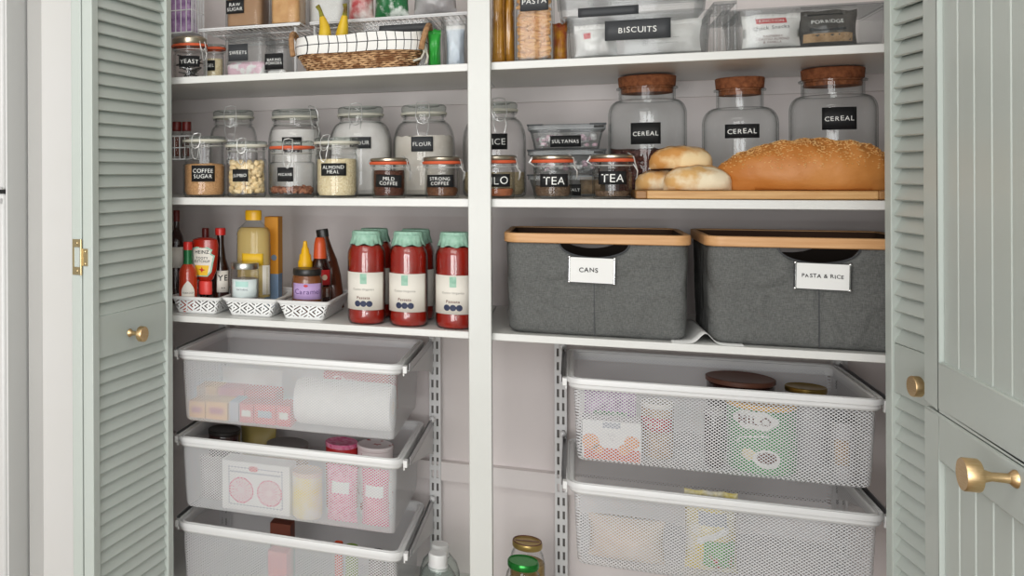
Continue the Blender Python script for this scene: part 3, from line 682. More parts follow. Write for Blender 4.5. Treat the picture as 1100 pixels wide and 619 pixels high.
bag('small pale dried fruit packet in the bottom clip lock box', lb[0][0].location.x + .05, .24, lb[0][1] + .0045, .05, .035, .03, 'oats', crimp=False)
for i, (t, z0, h_) in enumerate(lb[1:]):
    B = MB()
    for k in range(60): B.blob((random.uniform(-.055, .055), random.uniform(.03, .11), .008 + random.random() * .02), .006, (1, .8, .7), 6, 4, .4)
    B.o('filling', ('pinkwhite', 'pinkwhite')[i], t, kind='stuff')

# cork jars
def cork_jar(label, b0, b1, n0, n1, c0, c1, Y, ytop, ycb, yns, ysh, lab, fill=None):
    m = (n0 + n1) / 2 if False else (b0 + b1) / 2; X, _ = at(m, 200, Y); rb = rad(b0, b1, Y); rn = rad(n0, n1, Y); rc = rad(c0, c1, Y)
    hh = lambda y: at(m, y, Y)[1] - Z2
    t = T('cork_stopper_jar', label, 'jar', X, Y, Z2, group='wide glass cereal jars with cork stoppers')
    ho = hh(yns); sh = hh(yns) - hh(ysh)
    outer = [(0, 0), (rb * .9, 0), (rb * .975, .004), (rb, .014), (rb, hh(ysh) * .5), (rb, hh(ysh))]
    for i in range(1, 9):
        a = R(90 * i / 8); outer.append((rn + (rb - rn) * math.cos(a) ** .9, hh(ysh) + sh * math.sin(a)))
    hr = hh(ycb)
    outer += [(rn, hr - .004), (rn + .004, hr - .003), (rn + .0045, hr), (rn + .003, hr + .001)]
    B = MB(); B.lathe(wall_profile(outer, .0028), 56); B.o('glass_body', 'greeng', t)
    B = MB(); ri = rn - .0032; B.lathe([(0, hr - .011), (ri - .001, hr - .011), (ri, hr + .0012), (rc, hr + .0014), (rc + .0015, hh(ytop) - .002), (rc, hh(ytop)), (0, hh(ytop))], 48); B.o('cork_stopper', 'cork', t)
    x0, x1, y0, y1, lines = lab
    a = ang_for(X, Y, rb, (x0 + x1) / 2); w = (ang_for(X, Y, rb, x1) - ang_for(X, Y, rb, x0)) * rb; zc = (hh(y0) + hh(y1)) / 2; h = hh(y0) - hh(y1)
    tape(t, lines, w, h, lambda off: cyl(rb, a, zc, off))
    if fill: fill(t, rb - .004, hh)
    return t
cork_jar('cork stopper jar labelled CEREAL half full of dark hoops, behind the tea jar', 653, 737.5, 664, 725, 663, 724, .21, 82.5, 94.5, 108, 124, (678, 710, 133.6, 156, ['CEREAL']), lambda t, r, hh: filling(t, 'choc', r, hh(161), lump=.008))
cork_jar('smaller cork stopper jar labelled CEREAL in the middle, behind the bread rolls', 753.5, 836.5, 767, 818, 766, 818, .2, 84, 96.5, 116, 134, (779.6, 816, 135, 149.6, ['CEREAL']))
cork_jar('cork stopper jar labelled CEREAL behind the right end of the seeded loaf', 846.5, 943, 858, 927, 858, 926, .215, 74, 86.5, 103, 119, (884, 921.6, 117.6, 141, ['CEREAL']))

# bread board, loaf and rolls
xa, xb = at(683, 208, .012)[0], at(949, 208, .012)[0] + .012
bt = T('chopping_board', 'wooden bread board at the front of the shelf under the rolls and loaf', 'chopping board', (xa + xb) / 2, .012, Z2)
w = (xb - xa) / 2; BT = .0155
MB().box(-w + .018, w - .018, 0, .15, .001, BT).o('board', 'board', bt, bevel=.002)
for s in (-1, 1): MB().box(*sorted((s * (w - .018), s * w)), 0, .15, .001, BT).o('end_strip', 'boarddark', bt, bevel=.002)
ZB = Z2 + BT

def bread_shape(L, wd, h, f=None, nu=40, nv=24, p=2.4):
    def g(i, j):
        u = i * 2 - 1; a = 2 * PI * j
        pp = p if u > 0 or not f else 2.0
        k = max(1 - abs(u) ** pp, 0) ** (.5 if u > 0 or not f else .62)
        y = math.cos(a); z = math.sin(a)
        z = z if z > -.55 else -.55
        d = 1 + .05 * noise.noise(Vector((u * 3 + L * 30, y * 2, z * 2))) + (.09 * noise.noise(Vector((u * 2.2 + L * 91, y * 1.3, z * 1.3 + h * 40))) + .035 * noise.noise(Vector((u * 9, y * 5, z * 5))) if not f else 0)
        q = [u * L / 2, y * wd / 2 * k * d, (z + .55) / 1.55 * h * (k if z > -.55 else 1) * d]
        if z > -.55: q[2] = ((z * k + .55) / 1.55) * h * d
        q[2] = max(q[2], 0)
        if f: q = f(q, u, a)
        return tuple(q)
    return g
def scores(q, u, a):
    if q[2] > .03:
        ph = (u * 4.2 + q[1] * 9) % 1.; q[2] += .0035 * (abs(ph - .5) * 2 - .5)
    return q
x0, x1 = at(768, 180, .07)[0], at(963, 180, .07)[0]
lf = T('bread_loaf', 'long golden seeded loaf on the bread board', 'loaf', (x0 + x1) / 2, .075, ZB + .0005, rz=R(-3))
L = x1 - x0; hl = at(860, 150, .075)[1] - ZB
def loafprof(q, u, a):
    q = scores(q, u, a); q[2] *= 1 - .10 * max(-u, 0) ** 2; return q
B = MB(); gg = bread_shape(L, .115, hl, loafprof, 70, 36, 2.9); B.grid(gg, 70, 36); B.o('crust', 'loaf', lf, ang=60)
B = MB()
for k in range(2600):
    i = random.uniform(.04, .97); j = random.uniform(.02, .48)
    p = Vector(gg(i, j));
    if random.random() > (p.z / hl) ** 2.2 * 1.25: continue
    rot = Matrix.Rotation(random.random() * 6, 3, 'Z') @ Matrix.Rotation(random.uniform(-.5, .5), 3, 'X'); B.blob(p, .0021, (1, .6, .4), 5, 4, 0, rot)
B.o('sesame_seeds', 'seed', lf, kind='stuff')
def roll(label, pa, pb, Y, z, h, wd, m, rz=0., ry=0.):
    x0, x1 = at(pa, 190, Y)[0], at(pb, 190, Y)[0]
    t = T('bread_roll', label, 'bread roll', (x0 + x1) / 2, Y, z, rz=rz, group='crusty bread rolls'); t.rotation_euler[1] = ry
    B = MB(); f = bread_shape(x1 - x0, wd, h, None, 30, 22, 2.5)
    B.grid(f, 30, 22); B.o('crust', m, t, ang=70)
    MB().grid(lambda i, j: (lambda p: (p[0], p[1] * 1.0 , p[2] + .0012))(f(.12 + .76 * i, .235 + .03 * j)), 12, 2).o('score_line', 'crumb', t)
    return t
roll('pale floured bread roll lying in front, right one of the lower pair', 712.5, 786, .055, ZB + .0005, .043, .062, 'bread2')
roll('small bread roll at the left, under the top roll', 681.5, 735, .105, ZB + .0005, .036, .045, 'bread2', rz=R(12))
roll('golden bread roll resting on top of the other two', 697.5, 765.5, .082, ZB + .0395, .04, .058, 'bread', ry=R(-1))

# wire rack with spice jars at left
def wire_rack(label, pxr, y0, y1, Y0, Y1):
    X1, _ = at(pxr, y1, Y0); za, zb2 = at(pxr, y1, Y0)[1], at(pxr, y0, Y0)[1]
    t = T('wire_rack', label, 'wire rack', XL + .0015, Y0, za, group='white wire racks on the alcove side wall'); w = X1 - XL - .0015; d = Y1 - Y0; h = zb2 - za
    B = MB(); r = .0016
    for z in (0, h): B.tube([(0, 0, z), (w, 0, z), (w, d, z), (0, d, z)], r, 6, True)
    n = int(w / .0125)
    for i in range(n + 1):
        x = w * i / n; B.tube([(x, 0, h), (x, 0, 0), (x, d, 0), (x, d, h)], r * .8, 6)
    for i in range(1, 8): y = d * i / 8; B.tube([(0, y, 0), (w, y, 0), (w, y, h)], r * .8, 6)
    B.tube([(0, 0, h * .5), (w, 0, h * .5), (w, d, h * .5), (0, d, h * .5)], r * .8, 6, True)
    B.o('wire_frame', 'whitewire', t); return t, w, d, h, za
def spice(label, X, Y, z, h, r, m, cap, grp=None, name='spice_jar'):
    t = T(name, label, 'jar', X, Y, z, group=grp)
    B = MB(); B.lathe(wall_profile([(0, 0), (r * .9, 0), (r, .004), (r, h * .66), (r * .8, h * .74), (r * .8, h * .8)], .0015), 24); B.o('glass_body', 'glass', t)
    B = MB(); B.lathe([(0, h * .75), (r * .9, h * .75), (r * .94, h * .77), (r * .94, h - .002), (r * .9, h), (0, h)], 24); B.o('cap', cap, t)
    filling(t, m, r - .002, h * .6); return t
wr, w, d, h, za = wire_rack('white wire rack of spice jars left of the coffee sugar jar', 204, 146, 171, .13, .19)
Xr = wr.location.x
for i, (px, Y, l) in enumerate(((190, .16, 'dark red capped spice jar in the wire rack, nearest the door edge'), (200.5, .165, 'dark red capped spice jar in the wire rack, right of its twin'))):
    X, zt_ = at(px, 131, Y); spice(l, X, Y, za + .0026, zt_ - za - .0026, .0115, 'spice', 'darkred', 'dark red capped spice jars')
wr, w, d, h, za = wire_rack('white wire rack of purple packets above the yeast jar', 206, -14, 34, .10, .17)
for i in range(3):
    bag(('purple packet at the front of the upper wire rack', 'purple packet in the middle of the upper wire rack', 'purple packet at the rear of the upper wire rack')[i], wr.location.x + w - .058, .115 + i * .019, za + .0026, .10, .10, .018, 'purplepack', cat='packet', name='sweet_packet', crimp=False)

# ================================================================== SHELF 1, LEFT BAY
t = kilner('clip jar labelled YEAST with orange seal and silver sachets on the top shelf', 187, 221.5, .062, Z1, 40.5, 51.5, 58, .96, 'orange', 1.2, (193, 215, 62, 73.7, ['YEAST']), None, lidm='tin', csz=.85)
B = MB()
for i in range(9):
    rot = Matrix.Rotation(random.uniform(-.5, .5), 3, 'Y') @ Matrix.Rotation(random.uniform(0, 3), 3, 'Z'); B.obox((random.uniform(-.008, .008), random.uniform(-.008, .008), .012 + i * .0045), (.036, .028, .003), rot)
B.o('sachets', 'silverp', t, smooth=False, kind='stuff')
kilner('small clip jar of cream powder behind the yeast jar, left of the sweets', 219.5, 241.5, .148, Z1, 49.5, 54.5, 61, .93, 'orange', -1.1, (222, 231, 66, 77, ['GEL']), F_('almond', 64), csz=.8)
def canister(label, pa, pb, Ya, Yb, z0, ytop, lab, fillm, yfill, name='clear_canister', fillh=None, lidm='plastic', grp=None):
    xa, xb = at(pa, ytop, Ya)[0], at(pb, ytop, Ya)[0]; w = (xb - xa) / 2; d = Yb - Ya; hh = lambda y: at((pa + pb) / 2, y, Ya)[1] - z0; h = hh(ytop)
    t = T(name, label, 'canister', (xa + xb) / 2, Ya, z0, group=grp); r = min(w, d / 2) * .35
    B = MB(); B.loft([rr(-w + .003, w - .003, .003, d - .003, r, 0), rr(-w, w, 0, d, r, .004), rr(-w, w, 0, d, r, h - .014), rr(-w + .003, w - .003, .003, d - .003, r, h - .010), rr(-w + .005, w - .005, .005, d - .005, r, h - .012), rr(-w + .002, w - .002, .002, d - .002, r, .006)], True, True); B.o('body', 'plastic', t)
    B = MB(); B.loft([rr(-w + .001, w - .001, .001, d - .001, r, h - .0095), rr(-w - .001, w + .001, -.001, d + .001, r, h - .007), rr(-w - .001, w + .001, -.001, d + .001, r, h - .001), rr(-w + .003, w - .003, .003, d - .003, r, h)], True, True); B.o('lid', lidm, t)
    if fillm:
        hf = hh(yfill) if fillh is None else fillh; B = MB(); B.loft([rr(-w + .004, w - .004, .004, d - .004, r, .0065), rr(-w + .003, w - .003, .003, d - .003, r, hf - .006), rr(-w + .01, w - .01, .01, d - .01, r, hf)], True, True); B.o('filling', fillm, t)
    if lab:
        x0, x1, y0, y1, lines, mm = lab; a, za_ = at(x0, y0, Ya); b, zb2 = at(x1, y1, Ya)
        tape(t, lines, b - a, za_ - zb2, lambda off: flat((a + b) / 2 - (xa + xb) / 2, 0, (za_ + zb2) / 2 - z0, off), mm, fill=(.9, .7))
    return t
# risers
def riser(label, pa, ya, pb, yb, Y0, Y1, name='shelf_riser'):
    xa, za = at(pa, ya, Y0); xb, zb2 = at(pb, yb, Y0); zt_ = (za + zb2) / 2; w = (xb - xa) / 2; d = Y1 - Y0; h = zt_ - Z1
    t = T(name, label, 'shelf riser', (xa + xb) / 2, Y0, Z1, group='white wire shelf risers')
    B = MB(); B.tube([(-w, 0, h), (w, 0, h), (w, d, h), (-w, d, h)], .002, 8, True); n = int(2 * w / .011)
    for i in range(1, n): x = -w + 2 * w * i / n; B.tube([(x, 0, h - .002), (x, d, h - .002)], .0011, 6)
    for y in (0, d * .33, d * .66, d): B.tube([(-w, y, h - .0035), (w, y, h - .0035)], .0014, 6)
    B.o('wire_top', 'whitewire', t)
    for x in (-w + .004, w - (.016 if Y0 < .12 else .004)):
        B = MB(); B.tube([(x, .02, h - .004), (x, .02, .002), (x, .032, .002), (x, .032, h - .004)], .0018, 6); B.o('leg', 'whitewire', t)
        B = MB(); B.tube([(x, d - .02, h - .004), (x, d - .02, .002), (x, d - .032, .002), (x, d - .032, h - .004)], .0018, 6); B.o('leg', 'whitewire', t)
    return t, zt_
_, zr1_ = riser('white wire riser over the sweets canister, carrying the raw sugar', 214, 32, 322, 24.5, .09, .34)
_, zr2_ = riser('white wire riser behind the wicker basket, carrying the snack bags', 333, 25, 503.5, 12.5, .15, .345)
canister('clear canister of pink and white marshmallows labelled SWEETS under the riser', 240, 285, .115, .20, Z1, 34.5, (245.5, 266.5, 48, 65, ['SWEETS'], 'slate2'), 'pinkwhite', 66, grp='clear plastic canisters')
canister('short clear canister labelled BAKING POWDER between sweets and wicker basket', 284.5, 307.5, .10, .17, Z1, 43, (284.5, 304.5, 58, 74, ['BAKING', 'POWDER'], 'slate'), 'whitep', 73, grp='clear plastic canisters')
canister('tall canister of brown sugar labelled RAW SUGAR on the riser', 240, 280.5, .12, .20, zr1_ + .0025, -45, (243, 262, 0.5, 14, ['RAW', 'SUGAR'], 'slate'), 'brownpaper', -30, grp='tall canisters on the riser')
canister('tall canister of orange pasta on the riser beside the raw sugar', 288, 321, .12, .20, zr1_ + .0025, -45, None, 'penne', -28, grp='tall canisters on the riser')
canister('tall canister of white powder behind the bananas', 329, 369, .20, .28, zr2_ + .0025, -50, None, 'whitep', -30, grp='tall canisters on the riser')

# wicker basket with checked liner
xa, xb = at(325, 76, .02)[0], at(437, 70, .02)[0]; xA, xB = at(315, 57, .012)[0], at(449, 48, .012)[0]
wk = T('wicker_basket', 'oval wicker basket with a white checked liner and raffia handles', 'basket', (xA + xB) / 2, .012, Z1)
w = (xB - xA) / 2; hw = at(325, 57, .012)[1] - Z1 - .002; D = .125; cut = (xa - xA + xB - xb) / 2
def wl(f, z, d=0): q = cut * (1 - f); return rr(-w + q, w - q, q, D - q, .05, z, d, 8, 6)
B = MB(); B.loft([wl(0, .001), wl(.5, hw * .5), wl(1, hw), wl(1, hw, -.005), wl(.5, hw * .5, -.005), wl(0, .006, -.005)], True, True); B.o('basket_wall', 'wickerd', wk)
B = MB(); rows = 9
for k in range(rows):
    f = (k + .5) / rows; lp = wl(f, hw * f); n = len(lp); pts = []
    # resample evenly
    tot = 0; cum = [0]
    for i in range(n): tot += math.dist(lp[i], lp[(i + 1) % n]); cum.append(tot)
    ns = 180
    for q in range(ns):
        s = tot * q / ns; i = max(j for j in range(n) if cum[j] <= s + 1e-9); u = (s - cum[i]) / max(cum[i + 1] - cum[i], 1e-9); a, b2 = lp[i], lp[(i + 1) % n]
        p = [a[j] + (b2[j] - a[j]) * u for j in range(3)]; cx, cy = 0, D / 2
        dd = Vector((p[0] / w, (p[1] - cy) / (D / 2), 0)).normalized(); off = .0022 * math.sin(2 * PI * q / 6 + PI * k) + .001 * random.random()
        pts.append((p[0] + dd.x * off, p[1] + dd.y * off, p[2] + .0006 * math.sin(q * 1.3 + k)))
    B.tube(pts, hw / rows * .47, 6, True)
B.o('woven_strands', 'wicker', wk)
hl_ = at(380, 36, .012)[1] - Z1
B = MB(); loops = []
for f, d, z in ((0, .005, hw - .001), (.2, .0065, hw + .004), (.5, .0075, (hw + hl_) / 2), (1, .004, hl_), (1, -.006, hl_ - .001), (0, -.008, hw)):
    lp = rr(-w, w, 0, D, .05, z, d, 8, 14); loops.append([(x + .001 * math.sin(y * 120 + z * 90), y + .0018 * math.sin(x * 70 + z * 30), zz + .0022 * math.sin(x * 45 + y * 30) * (1 if z > hw + .01 else .3)) for x, y, zz in lp])
B.loft(loops); B.o('checked_liner', 'liner', wk, ang=60)
for s in (-1, 1):
    B = MB(); pts = []
    for i in range(19):
        a = PI * i / 18; pts.append((s * (w + .004 + .010 * math.sin(a)), D * .5 + .04 * math.cos(a) - .01, hw * .95 + .052 * math.sin(a)))
    B.tube(pts, .0055, 8); B.o('raffia_handle', 'raffia', wk)
B = MB(); x = w + .004; B.tube([(x, .02, hl_ - .01), (x + .005, .018, hw * .8), (x + .001, .006, hw * .45), (x - .012, -.004, hw * .3)], .0022, 6); B.tube([(x, .03, hl_ - .01), (x + .010, .03, hw * .6), (x + .008, .02, hw * .2)], .0022, 6); B.o('hanging_cord', 'cream', wk)
# bananas
def banana(label, px, Y, pts, ytop):
    X, Z = at(px, 40, Y)
    t = T('banana', label, 'banana', X, Y, Z1 + .008, group='bananas in the wicker basket'); k = Z1 + .008
    P = [(at(a, b, Y)[0] - X, dy, at(a, b, Y)[1] - k) for a, b, dy in pts]
    rs = [.012, .0165, .017, .016, .0125, .006][:len(P)]
    # smooth
    Q = []; RR = []
    for i in range(len(P) - 1):
        for q in range(4):
            u = q / 4; Q.append(tuple(P[i][j] * (1 - u) + P[i + 1][j] * u for j in range(3))); RR.append(rs[i] * (1 - u) + rs[i + 1] * u)
    Q.append(P[-1]); RR.append(rs[-1]); B = MB(); B.tube(Q, RR, 8); B.o('skin', 'banana', t, sub=1, ang=180)
    a, b2 = Vector(Q[-1]), Vector(Q[-1]) - Vector(Q[-4]); b2.normalize()
    B = MB(); B.tube([a - b2 * .004, a + b2 * .012, a + b2 * .022 + Vector((-.003, 0, 0))], [.0055, .0038, .005], 8); B.o('stem', 'bstem', t)
banana('left banana poking out of the wicker basket', 347, .07, [(334, 62, 0.03), (338, 61, 0.02), (344, 56, 0), (349, 44, 0), (349, 30, 0), (345.5, 17, 0)], 10)
banana('right banana poking out of the wicker basket', 363, .075, [(345, 69, .03), (352, 66, .03), (359, 56, .03), (363, 42, .025), (366, 28, .02), (368.5, 14, .015)], 5)

# clear tray bins behind the basket + bags
xa, xb = at(366, 40, .17)[0], at(462, 33, .17)[0]
clear_box('clear bin with a grey strip label behind the wicker basket', xa, xb, .152, .33, Z1, at(420, 23, .152)[1], (at(434, 29, .145)[0], at(462, 29, .145)[0] - at(407, 29, .145)[0], at(434, 30, .145)[1], .016, None, 'slate2'), lid=False)
bag('yellow packet inside the clear bin behind the wicker basket', at(390, 30, .2)[0], .2, Z1 + .009, .07, .08, .05, 'ylabel', cat='packet', name='food_packet')
xa, xb = at(473, 40, .07)[0], at(501, 33, .07)[0]
clear_box('narrow clear bin with a pale blue bag next to the post', xa, xb, .07, .14, Z1, at(487, 17.5, .07)[1], None, lid=False)
bag('pale blue and white bag inside the narrow clear bin', (xa + xb) / 2, .105, Z1 + .009, .036, .072, .035, 'bluepack', crimpm='bagwhite', rough=.4)
bag('bright green packet between the wicker basket and the narrow bin', at(466.5, 60, .055)[0], .06, Z1, .024, .068, .03, 'greenpack', cat='packet', name='food_packet', rough=.4)
bag('red and white snack bag lying on the riser, left of the green ones', at(386, 8, .15)[0], .17, zr2_ + .0025, .055, .07, .04, 'bagred', group='snack bags on the riser')
bag('green and white snack bag lying on the riser in the middle', at(419, 8, .15)[0], .17, zr2_ + .0025, .072, .07, .05, 'baggreen', group='snack bags on the riser')
bag('silver and white snack bag lying on the riser beside the post', at(466, 6, .15)[0], .17, zr2_ + .0025, .088, .07, .05, 'baggrey', group='snack bags on the riser')

# ================================================================== SHELF 1, RIGHT BAY
for i, (pa, pb, Y, l) in enumerate(((528, 543, .05, 'amber pasta bag standing beside the post'), (541, 553, .07, 'amber pasta bag squeezed next to the PASTA canister'))):
    xa, xb = at(pa, 30, Y)[0], at(pb, 30, Y)[0]
    bag(l, (xa + xb) / 2, Y, Z1, xb - xa, .20, .04, 'amber', group='amber pasta bags')
t = canister('clear canister of penne labelled PASTA next to the amber bags', 551.5, 594.5, .025, .105, Z1, -60, (558.6, 589, -8, 10.5, ['PASTA'], 'slate2'), None, 0)
B = MB()
for k in range(520):
    x, y, z = random.uniform(-.023, .023), random.uniform(.008, .07), random.uniform(.012, .15)
    if y > .025 and random.random() < .6: y = random.uniform(.008, .02)
    m_ = Matrix.Rotation(random.gauss(0, .35), 3, 'Y') @ Matrix.Rotation(random.uniform(-.5, .5), 3, 'Z'); l_ = .016
    p = m_ @ Vector((l_, 0, 0)); B.tube([Vector((x, y, z)) - p * .5, Vector((x, y, z)) + p * .5], .0033, 6)
B.o('penne_filling', 'penne', t, kind='stuff')
bag('yellow and red patterned packet left of the biscuits box', at(601.5, 45, .12)[0], .12, Z1, .026, .075, .03, 'colourbag', cat='packet', name='food_packet')
# biscuits bin
xa, xb = at(609, 40, .035)[0], at(764.5, 33, .035)[0]; zt_ = at(687, 15, .035)[1]
clear_box('wide clear box labelled BISCUITS holding white packets', xa, xb, .035, .20, Z1, zt_, None, lid=False, group='wide clear bins')
t = bpy.data.objects[[o.name for o in col.objects if o.name.startswith('clear_storage_box')][-1]]
a, za_ = at(649.6, 20.5, .032); b2, zb2 = at(720.6, 43, .032)
bb = [o for o in col.objects if o.get('label') == 'wide clear box labelled BISCUITS holding white packets'][0]
tape(bb, ['BISCUITS'], b2 - a, .036, lambda off: flat((a + b2) / 2 - bb.location.x, -.0035, at(685, 31.5, .032)[1] - Z1, off), 'slate2', fill=(.6, .42), jit=.1)
bag('white and red biscuit packet at the left inside the biscuits box', at(640, 50, .07)[0], .075, Z1 + .009, .075, .052, .05, 'bagwhite', cat='packet', name='biscuit_packet', rough=.35, fr=lambda t, mk: patch(t, 'red_print', 'redlabel', .012, .012, lambda u, v: mk(.001)(u - .015, v + .012), 4, 4, solid=0))
bag('white biscuit packet with fine print at the right inside the biscuits box', at(712, 50, .07)[0], .09, Z1 + .009, .13, .055, .045, 'bagwhite', cat='packet', name='biscuit_packet', rough=.25, fr=lambda t, mk: lettering(t, ['||||| |||| ....... ....', '|||| ........ ........'], .09, .018, lambda u, v: mk(.001)(u - .005, v), 'greyink', 'print', 0))
xa2, xb2 = at(600, 10, .11)[0], at(757, 5, .11)[0]
clear_box('clear bin with a blank grey label stacked on the biscuits box', xa2, xb2, .06, .24, zt_ + .001, zt_ + .001 + .05, (at(653, 12, .06)[0], at(686, 12, .06)[0] - at(621, 12, .06)[0], zt_ + .012, .017, None, 'slate2'), lid=False, group='wide clear bins')
# posts of clear riser in the middle
rs = T('clear_stand', 'clear plastic stand between the two wide clear boxes', 'stand', at(779, 30, .08)[0], .08, Z1)
for x in (-.0155, -.005, .005, .0155):
    for y in (0, .13): MB().lathe([(0, 0), (.0035, 0), (.0035, .093), (0, .093)], 12, x, y).o('leg', 'plastic', rs)
MB().box(-.018, .018, -.005, .138, .0932, .098).o('top_plate', 'plastic', rs, smooth=False)
xa, xb = at(794, 40, .03)[0], at(948, 33, .03)[0] + .01; zt2 = at(870, 8, .03)[1]
clear_box('wide clear box with the cream nut bag and the porridge bag', xa, xb, .03, .21, Z1, zt2, None, lid=False, group='wide clear bins')
def nutbag(t, mk):
    r_ = lettering(t, ['Quick Snacks'], .055, .012, lambda u, v: mk(.0012)(u - .002, v + .008), 'ink', 'script_print', .02, slope=.05)
    lettering(t, ['RASPBERRY', 'TOASTED ALMOND', '& VANILLA'], .05, .022, lambda u, v: mk(.0012)(u, v - .012), 'brownink', 'small_print', 0)
    p = patch(t, 'red_banner', 'redlabel', .046, .0105, lambda u, v: mk(.0008)(u - .001, v + .0205 ), 10, 3, solid=0)
    lettering(p, ['JUNCTION'], .04, .006, lambda u, v: mk(.0016)(u - .001, v + .0205), 'offwhite', 'lettering', 0)
bag('cream bag printed in red and brown inside the right clear box', at(828, 40, .06)[0], .06, Z1 + .009, at(861, 40, .06)[0] - at(795, 40, .06)[0] - .004, at(828, 16, .06)[1] - Z1 - .016, .04, 'bagwhite', crimpm='bagwhite', fr=nutbag, rough=.12)
X0 = at(888, 40, .065)[0]; wp = at(922, 40, .065)[0] - at(856, 40, .065)[0]
def porr(t, mk):
    tape(t, ['PORRIDGE'], .052, .031, lambda off: (lambda u, v: mk(off + .001)(u - .002, v + .013)), 'slate', fill=(.92, .5))
    patch(t, 'clear_window', 'oats', wp * .8, .014, lambda u, v: mk(.0006)(u, v - .014), 10, 2, solid=0)
bag('dark bag of oats labelled PORRIDGE beside the cream bag', X0, .068, Z1 + .009, wp, at(888, 13, .065)[1] - Z1 - .014, .045, 'darkbag', fr=porr, rough=.25)
b = MB().box(at(600, 5, .03)[0], at(772, 5, .03)[0], .02, .26, zt_ + .053, zt_ + .056).o('clear_tray', 'plastic', smooth=False); tag(b, 'thin clear plastic tray lying on the upper left bin', 'tray')
b = MB().box(at(776, 5, .03)[0], at(951, 5, .03)[0] + .01, .025, .215, zt2 + .0003, zt2 + .003).o('clear_tray', 'plastic', smooth=False); tag(b, 'thin clear plastic lid lying over the porridge box', 'tray')

# ================================================================== SHELF 3, LEFT BAY
def tray(label, pa, pb, ytop, Y0, depth, qa, qb):
    xa, z = at(pa, ytop, Y0); xb = at(pb, ytop, Y0)[0]; w = (xb - xa) / 2; h = z - Z3
    t = T('slotted_tray', label, 'basket', (xa + xb) / 2, Y0, Z3, group='white slotted plastic trays'); q = ((at(qa, 338, Y0)[0] - xa) + (xb - at(qb, 338, Y0)[0])) / 2
    def lp(f, d=0): g = q * (1 - f); return rr(-w + g, w - g, g * .6, depth - g * .6, .008, .0005 + h * f, d, 5, 1)
    B = MB(); B.loft([lp(0), lp(.12), lp(.9)]); B.o('slotted_wall', 'weave', t, solid=.0012)
    B = MB(); B.loft([lp(.0, -.001), lp(.03, -.001)], True, True); B.o('tray_floor', 'white', t)
    B = MB(); B.loft([lp(.84, .0008), lp(.84, .0035), lp(1, .004), lp(1.0, -.003), lp(.93, -.003)], close=True); B.o('rim', 'white', t)
    return t, h
tray('white slotted tray of sauce bottles, at the left against the door', 184, 235, 318.2, .03, .21, 188, 228)
tray('white slotted tray holding the cooking oil bottle', 239, 296.5, 319.5, .028, .21, 244, 286)
tray('white slotted tray holding the caramel jar and syrup bottles', 297.5, 352.5, 322.5, .022, .21, 303, 343)
ZT = Z3 + .0025
def bottle(name, label, px, Y, prof, m, cat='bottle', sy=.0, z0=None, parts=(), squash=1., body='body', seg=36, rz=0.):
    """prof: [(half width px, y px)] bottom->top; parts: [(name, mat, prof)]"""
    z0 = ZT if z0 is None else z0; X = at(px, 300, Y)[0]; t = T(name, label, cat, X, Y, z0, rz=rz)
    k = rad(px - 5, px + 5, Y) / 5
    def mk(pr, nm, mm):
        B = MB(); L = []
        for hw_, y in pr: z = max(at(px, y, Y)[1] - z0, 0) if y is not None else 0; L.append((max(hw_, 0) * k, z))
        L = sorted(L, key=lambda q: q[1]) if False else L
        B.lathe([(0, L[0][1])] + L + [(0, L[-1][1])], seg); B.v = [(x, y * squash, z) for x, y, z in B.v]; return B.o(nm, mm, t)
    mk(prof, body, m)
    for nm, mm, pr in parts: mk(pr, nm, mm)
    return t, k, lambda y: at(px, y, Y)[1] - z0
def blabel(t, k, hh, px, Y, rpx, x0, x1, y0, y1, m, squash=1., off=.0006, name='label', lines=None, ink='ink', fill=(.85, .8), thin=True, jit=0., tilt=0.):
    rr_ = rpx * k; a0 = ang_for(t.location.x, Y, rr_, x0); a1 = ang_for(t.location.x, Y, rr_, x1); a = (a0 + a1) / 2; w = (a1 - a0) * rr_; h = hh(y0) - hh(y1); zc = (hh(y0) + hh(y1)) / 2
    def mk(o):
        f = cyl(rr_, a, zc, o, tilt); return lambda u, v: (lambda p: (p[0], p[1] * squash, p[2]))(f(u, v))
    l = patch(t, name, m, w, h, mk(off))
    if lines: lettering(l, lines, w * fill[0], h * fill[1], mk(off + .0007), ink, jit=jit, thin=thin)
    return l, mk, w, h
# dark bottle behind, far left
t, k, hh = bottle('sauce_bottle', 'tall dark sauce bottle with maroon cap at the far left', 190, .17, [(8, None), (8.8, 310), (8.8, 262), (7, 254), (3.2, 246), (3, 236)], 'sauce', parts=[('cap', 'darkred', [(3.4, 238), (3.5, 227), (3.2, 226)])])
blabel(t, k, hh, 190, .17, 8.9, 184, 196.5, 265, 287, 'offwhite')
# tabasco
t, k, hh = bottle('chilli_sauce_bottle', 'small chilli sauce bottle with red cap and green foil neck', 202, .055, [(9.6, None), (10, 318), (10, 293), (9, 288.5), (5.2, 283.5)], 'tabasco', parts=[('foil_neck', 'green', [(5.3, 284), (4.6, 276), (4.8, 268)]), ('cap', 'redcap', [(5.0, 268.3), (5.0, 261), (4.6, 259.8)])])
rr0 = 10 * k; a_ = ang_for(t.location.x, .055, rr0, 201.5)
zc = hh(312); q_ = .021
B = MB(); f = cyl(rr0, a_, zc, .0006)
B.grid(lambda i, j: f((i - .5) * .030 * (1 - (j ** 1.6) * .9), (j * 1.0) * .022 + 0), 8, 6); l = B.o('diamond_label', 'offwhite', t)
B = MB(); B.grid(lambda i, j: f((i - .5) * .030, -j * .02), 8, 3); B.o('diamond_label', 'offwhite', t)
lettering(l, ['TABASCO'], .024, .006, cyl(rr0, a_, zc - .003, .0016), 'ink', jit=0)
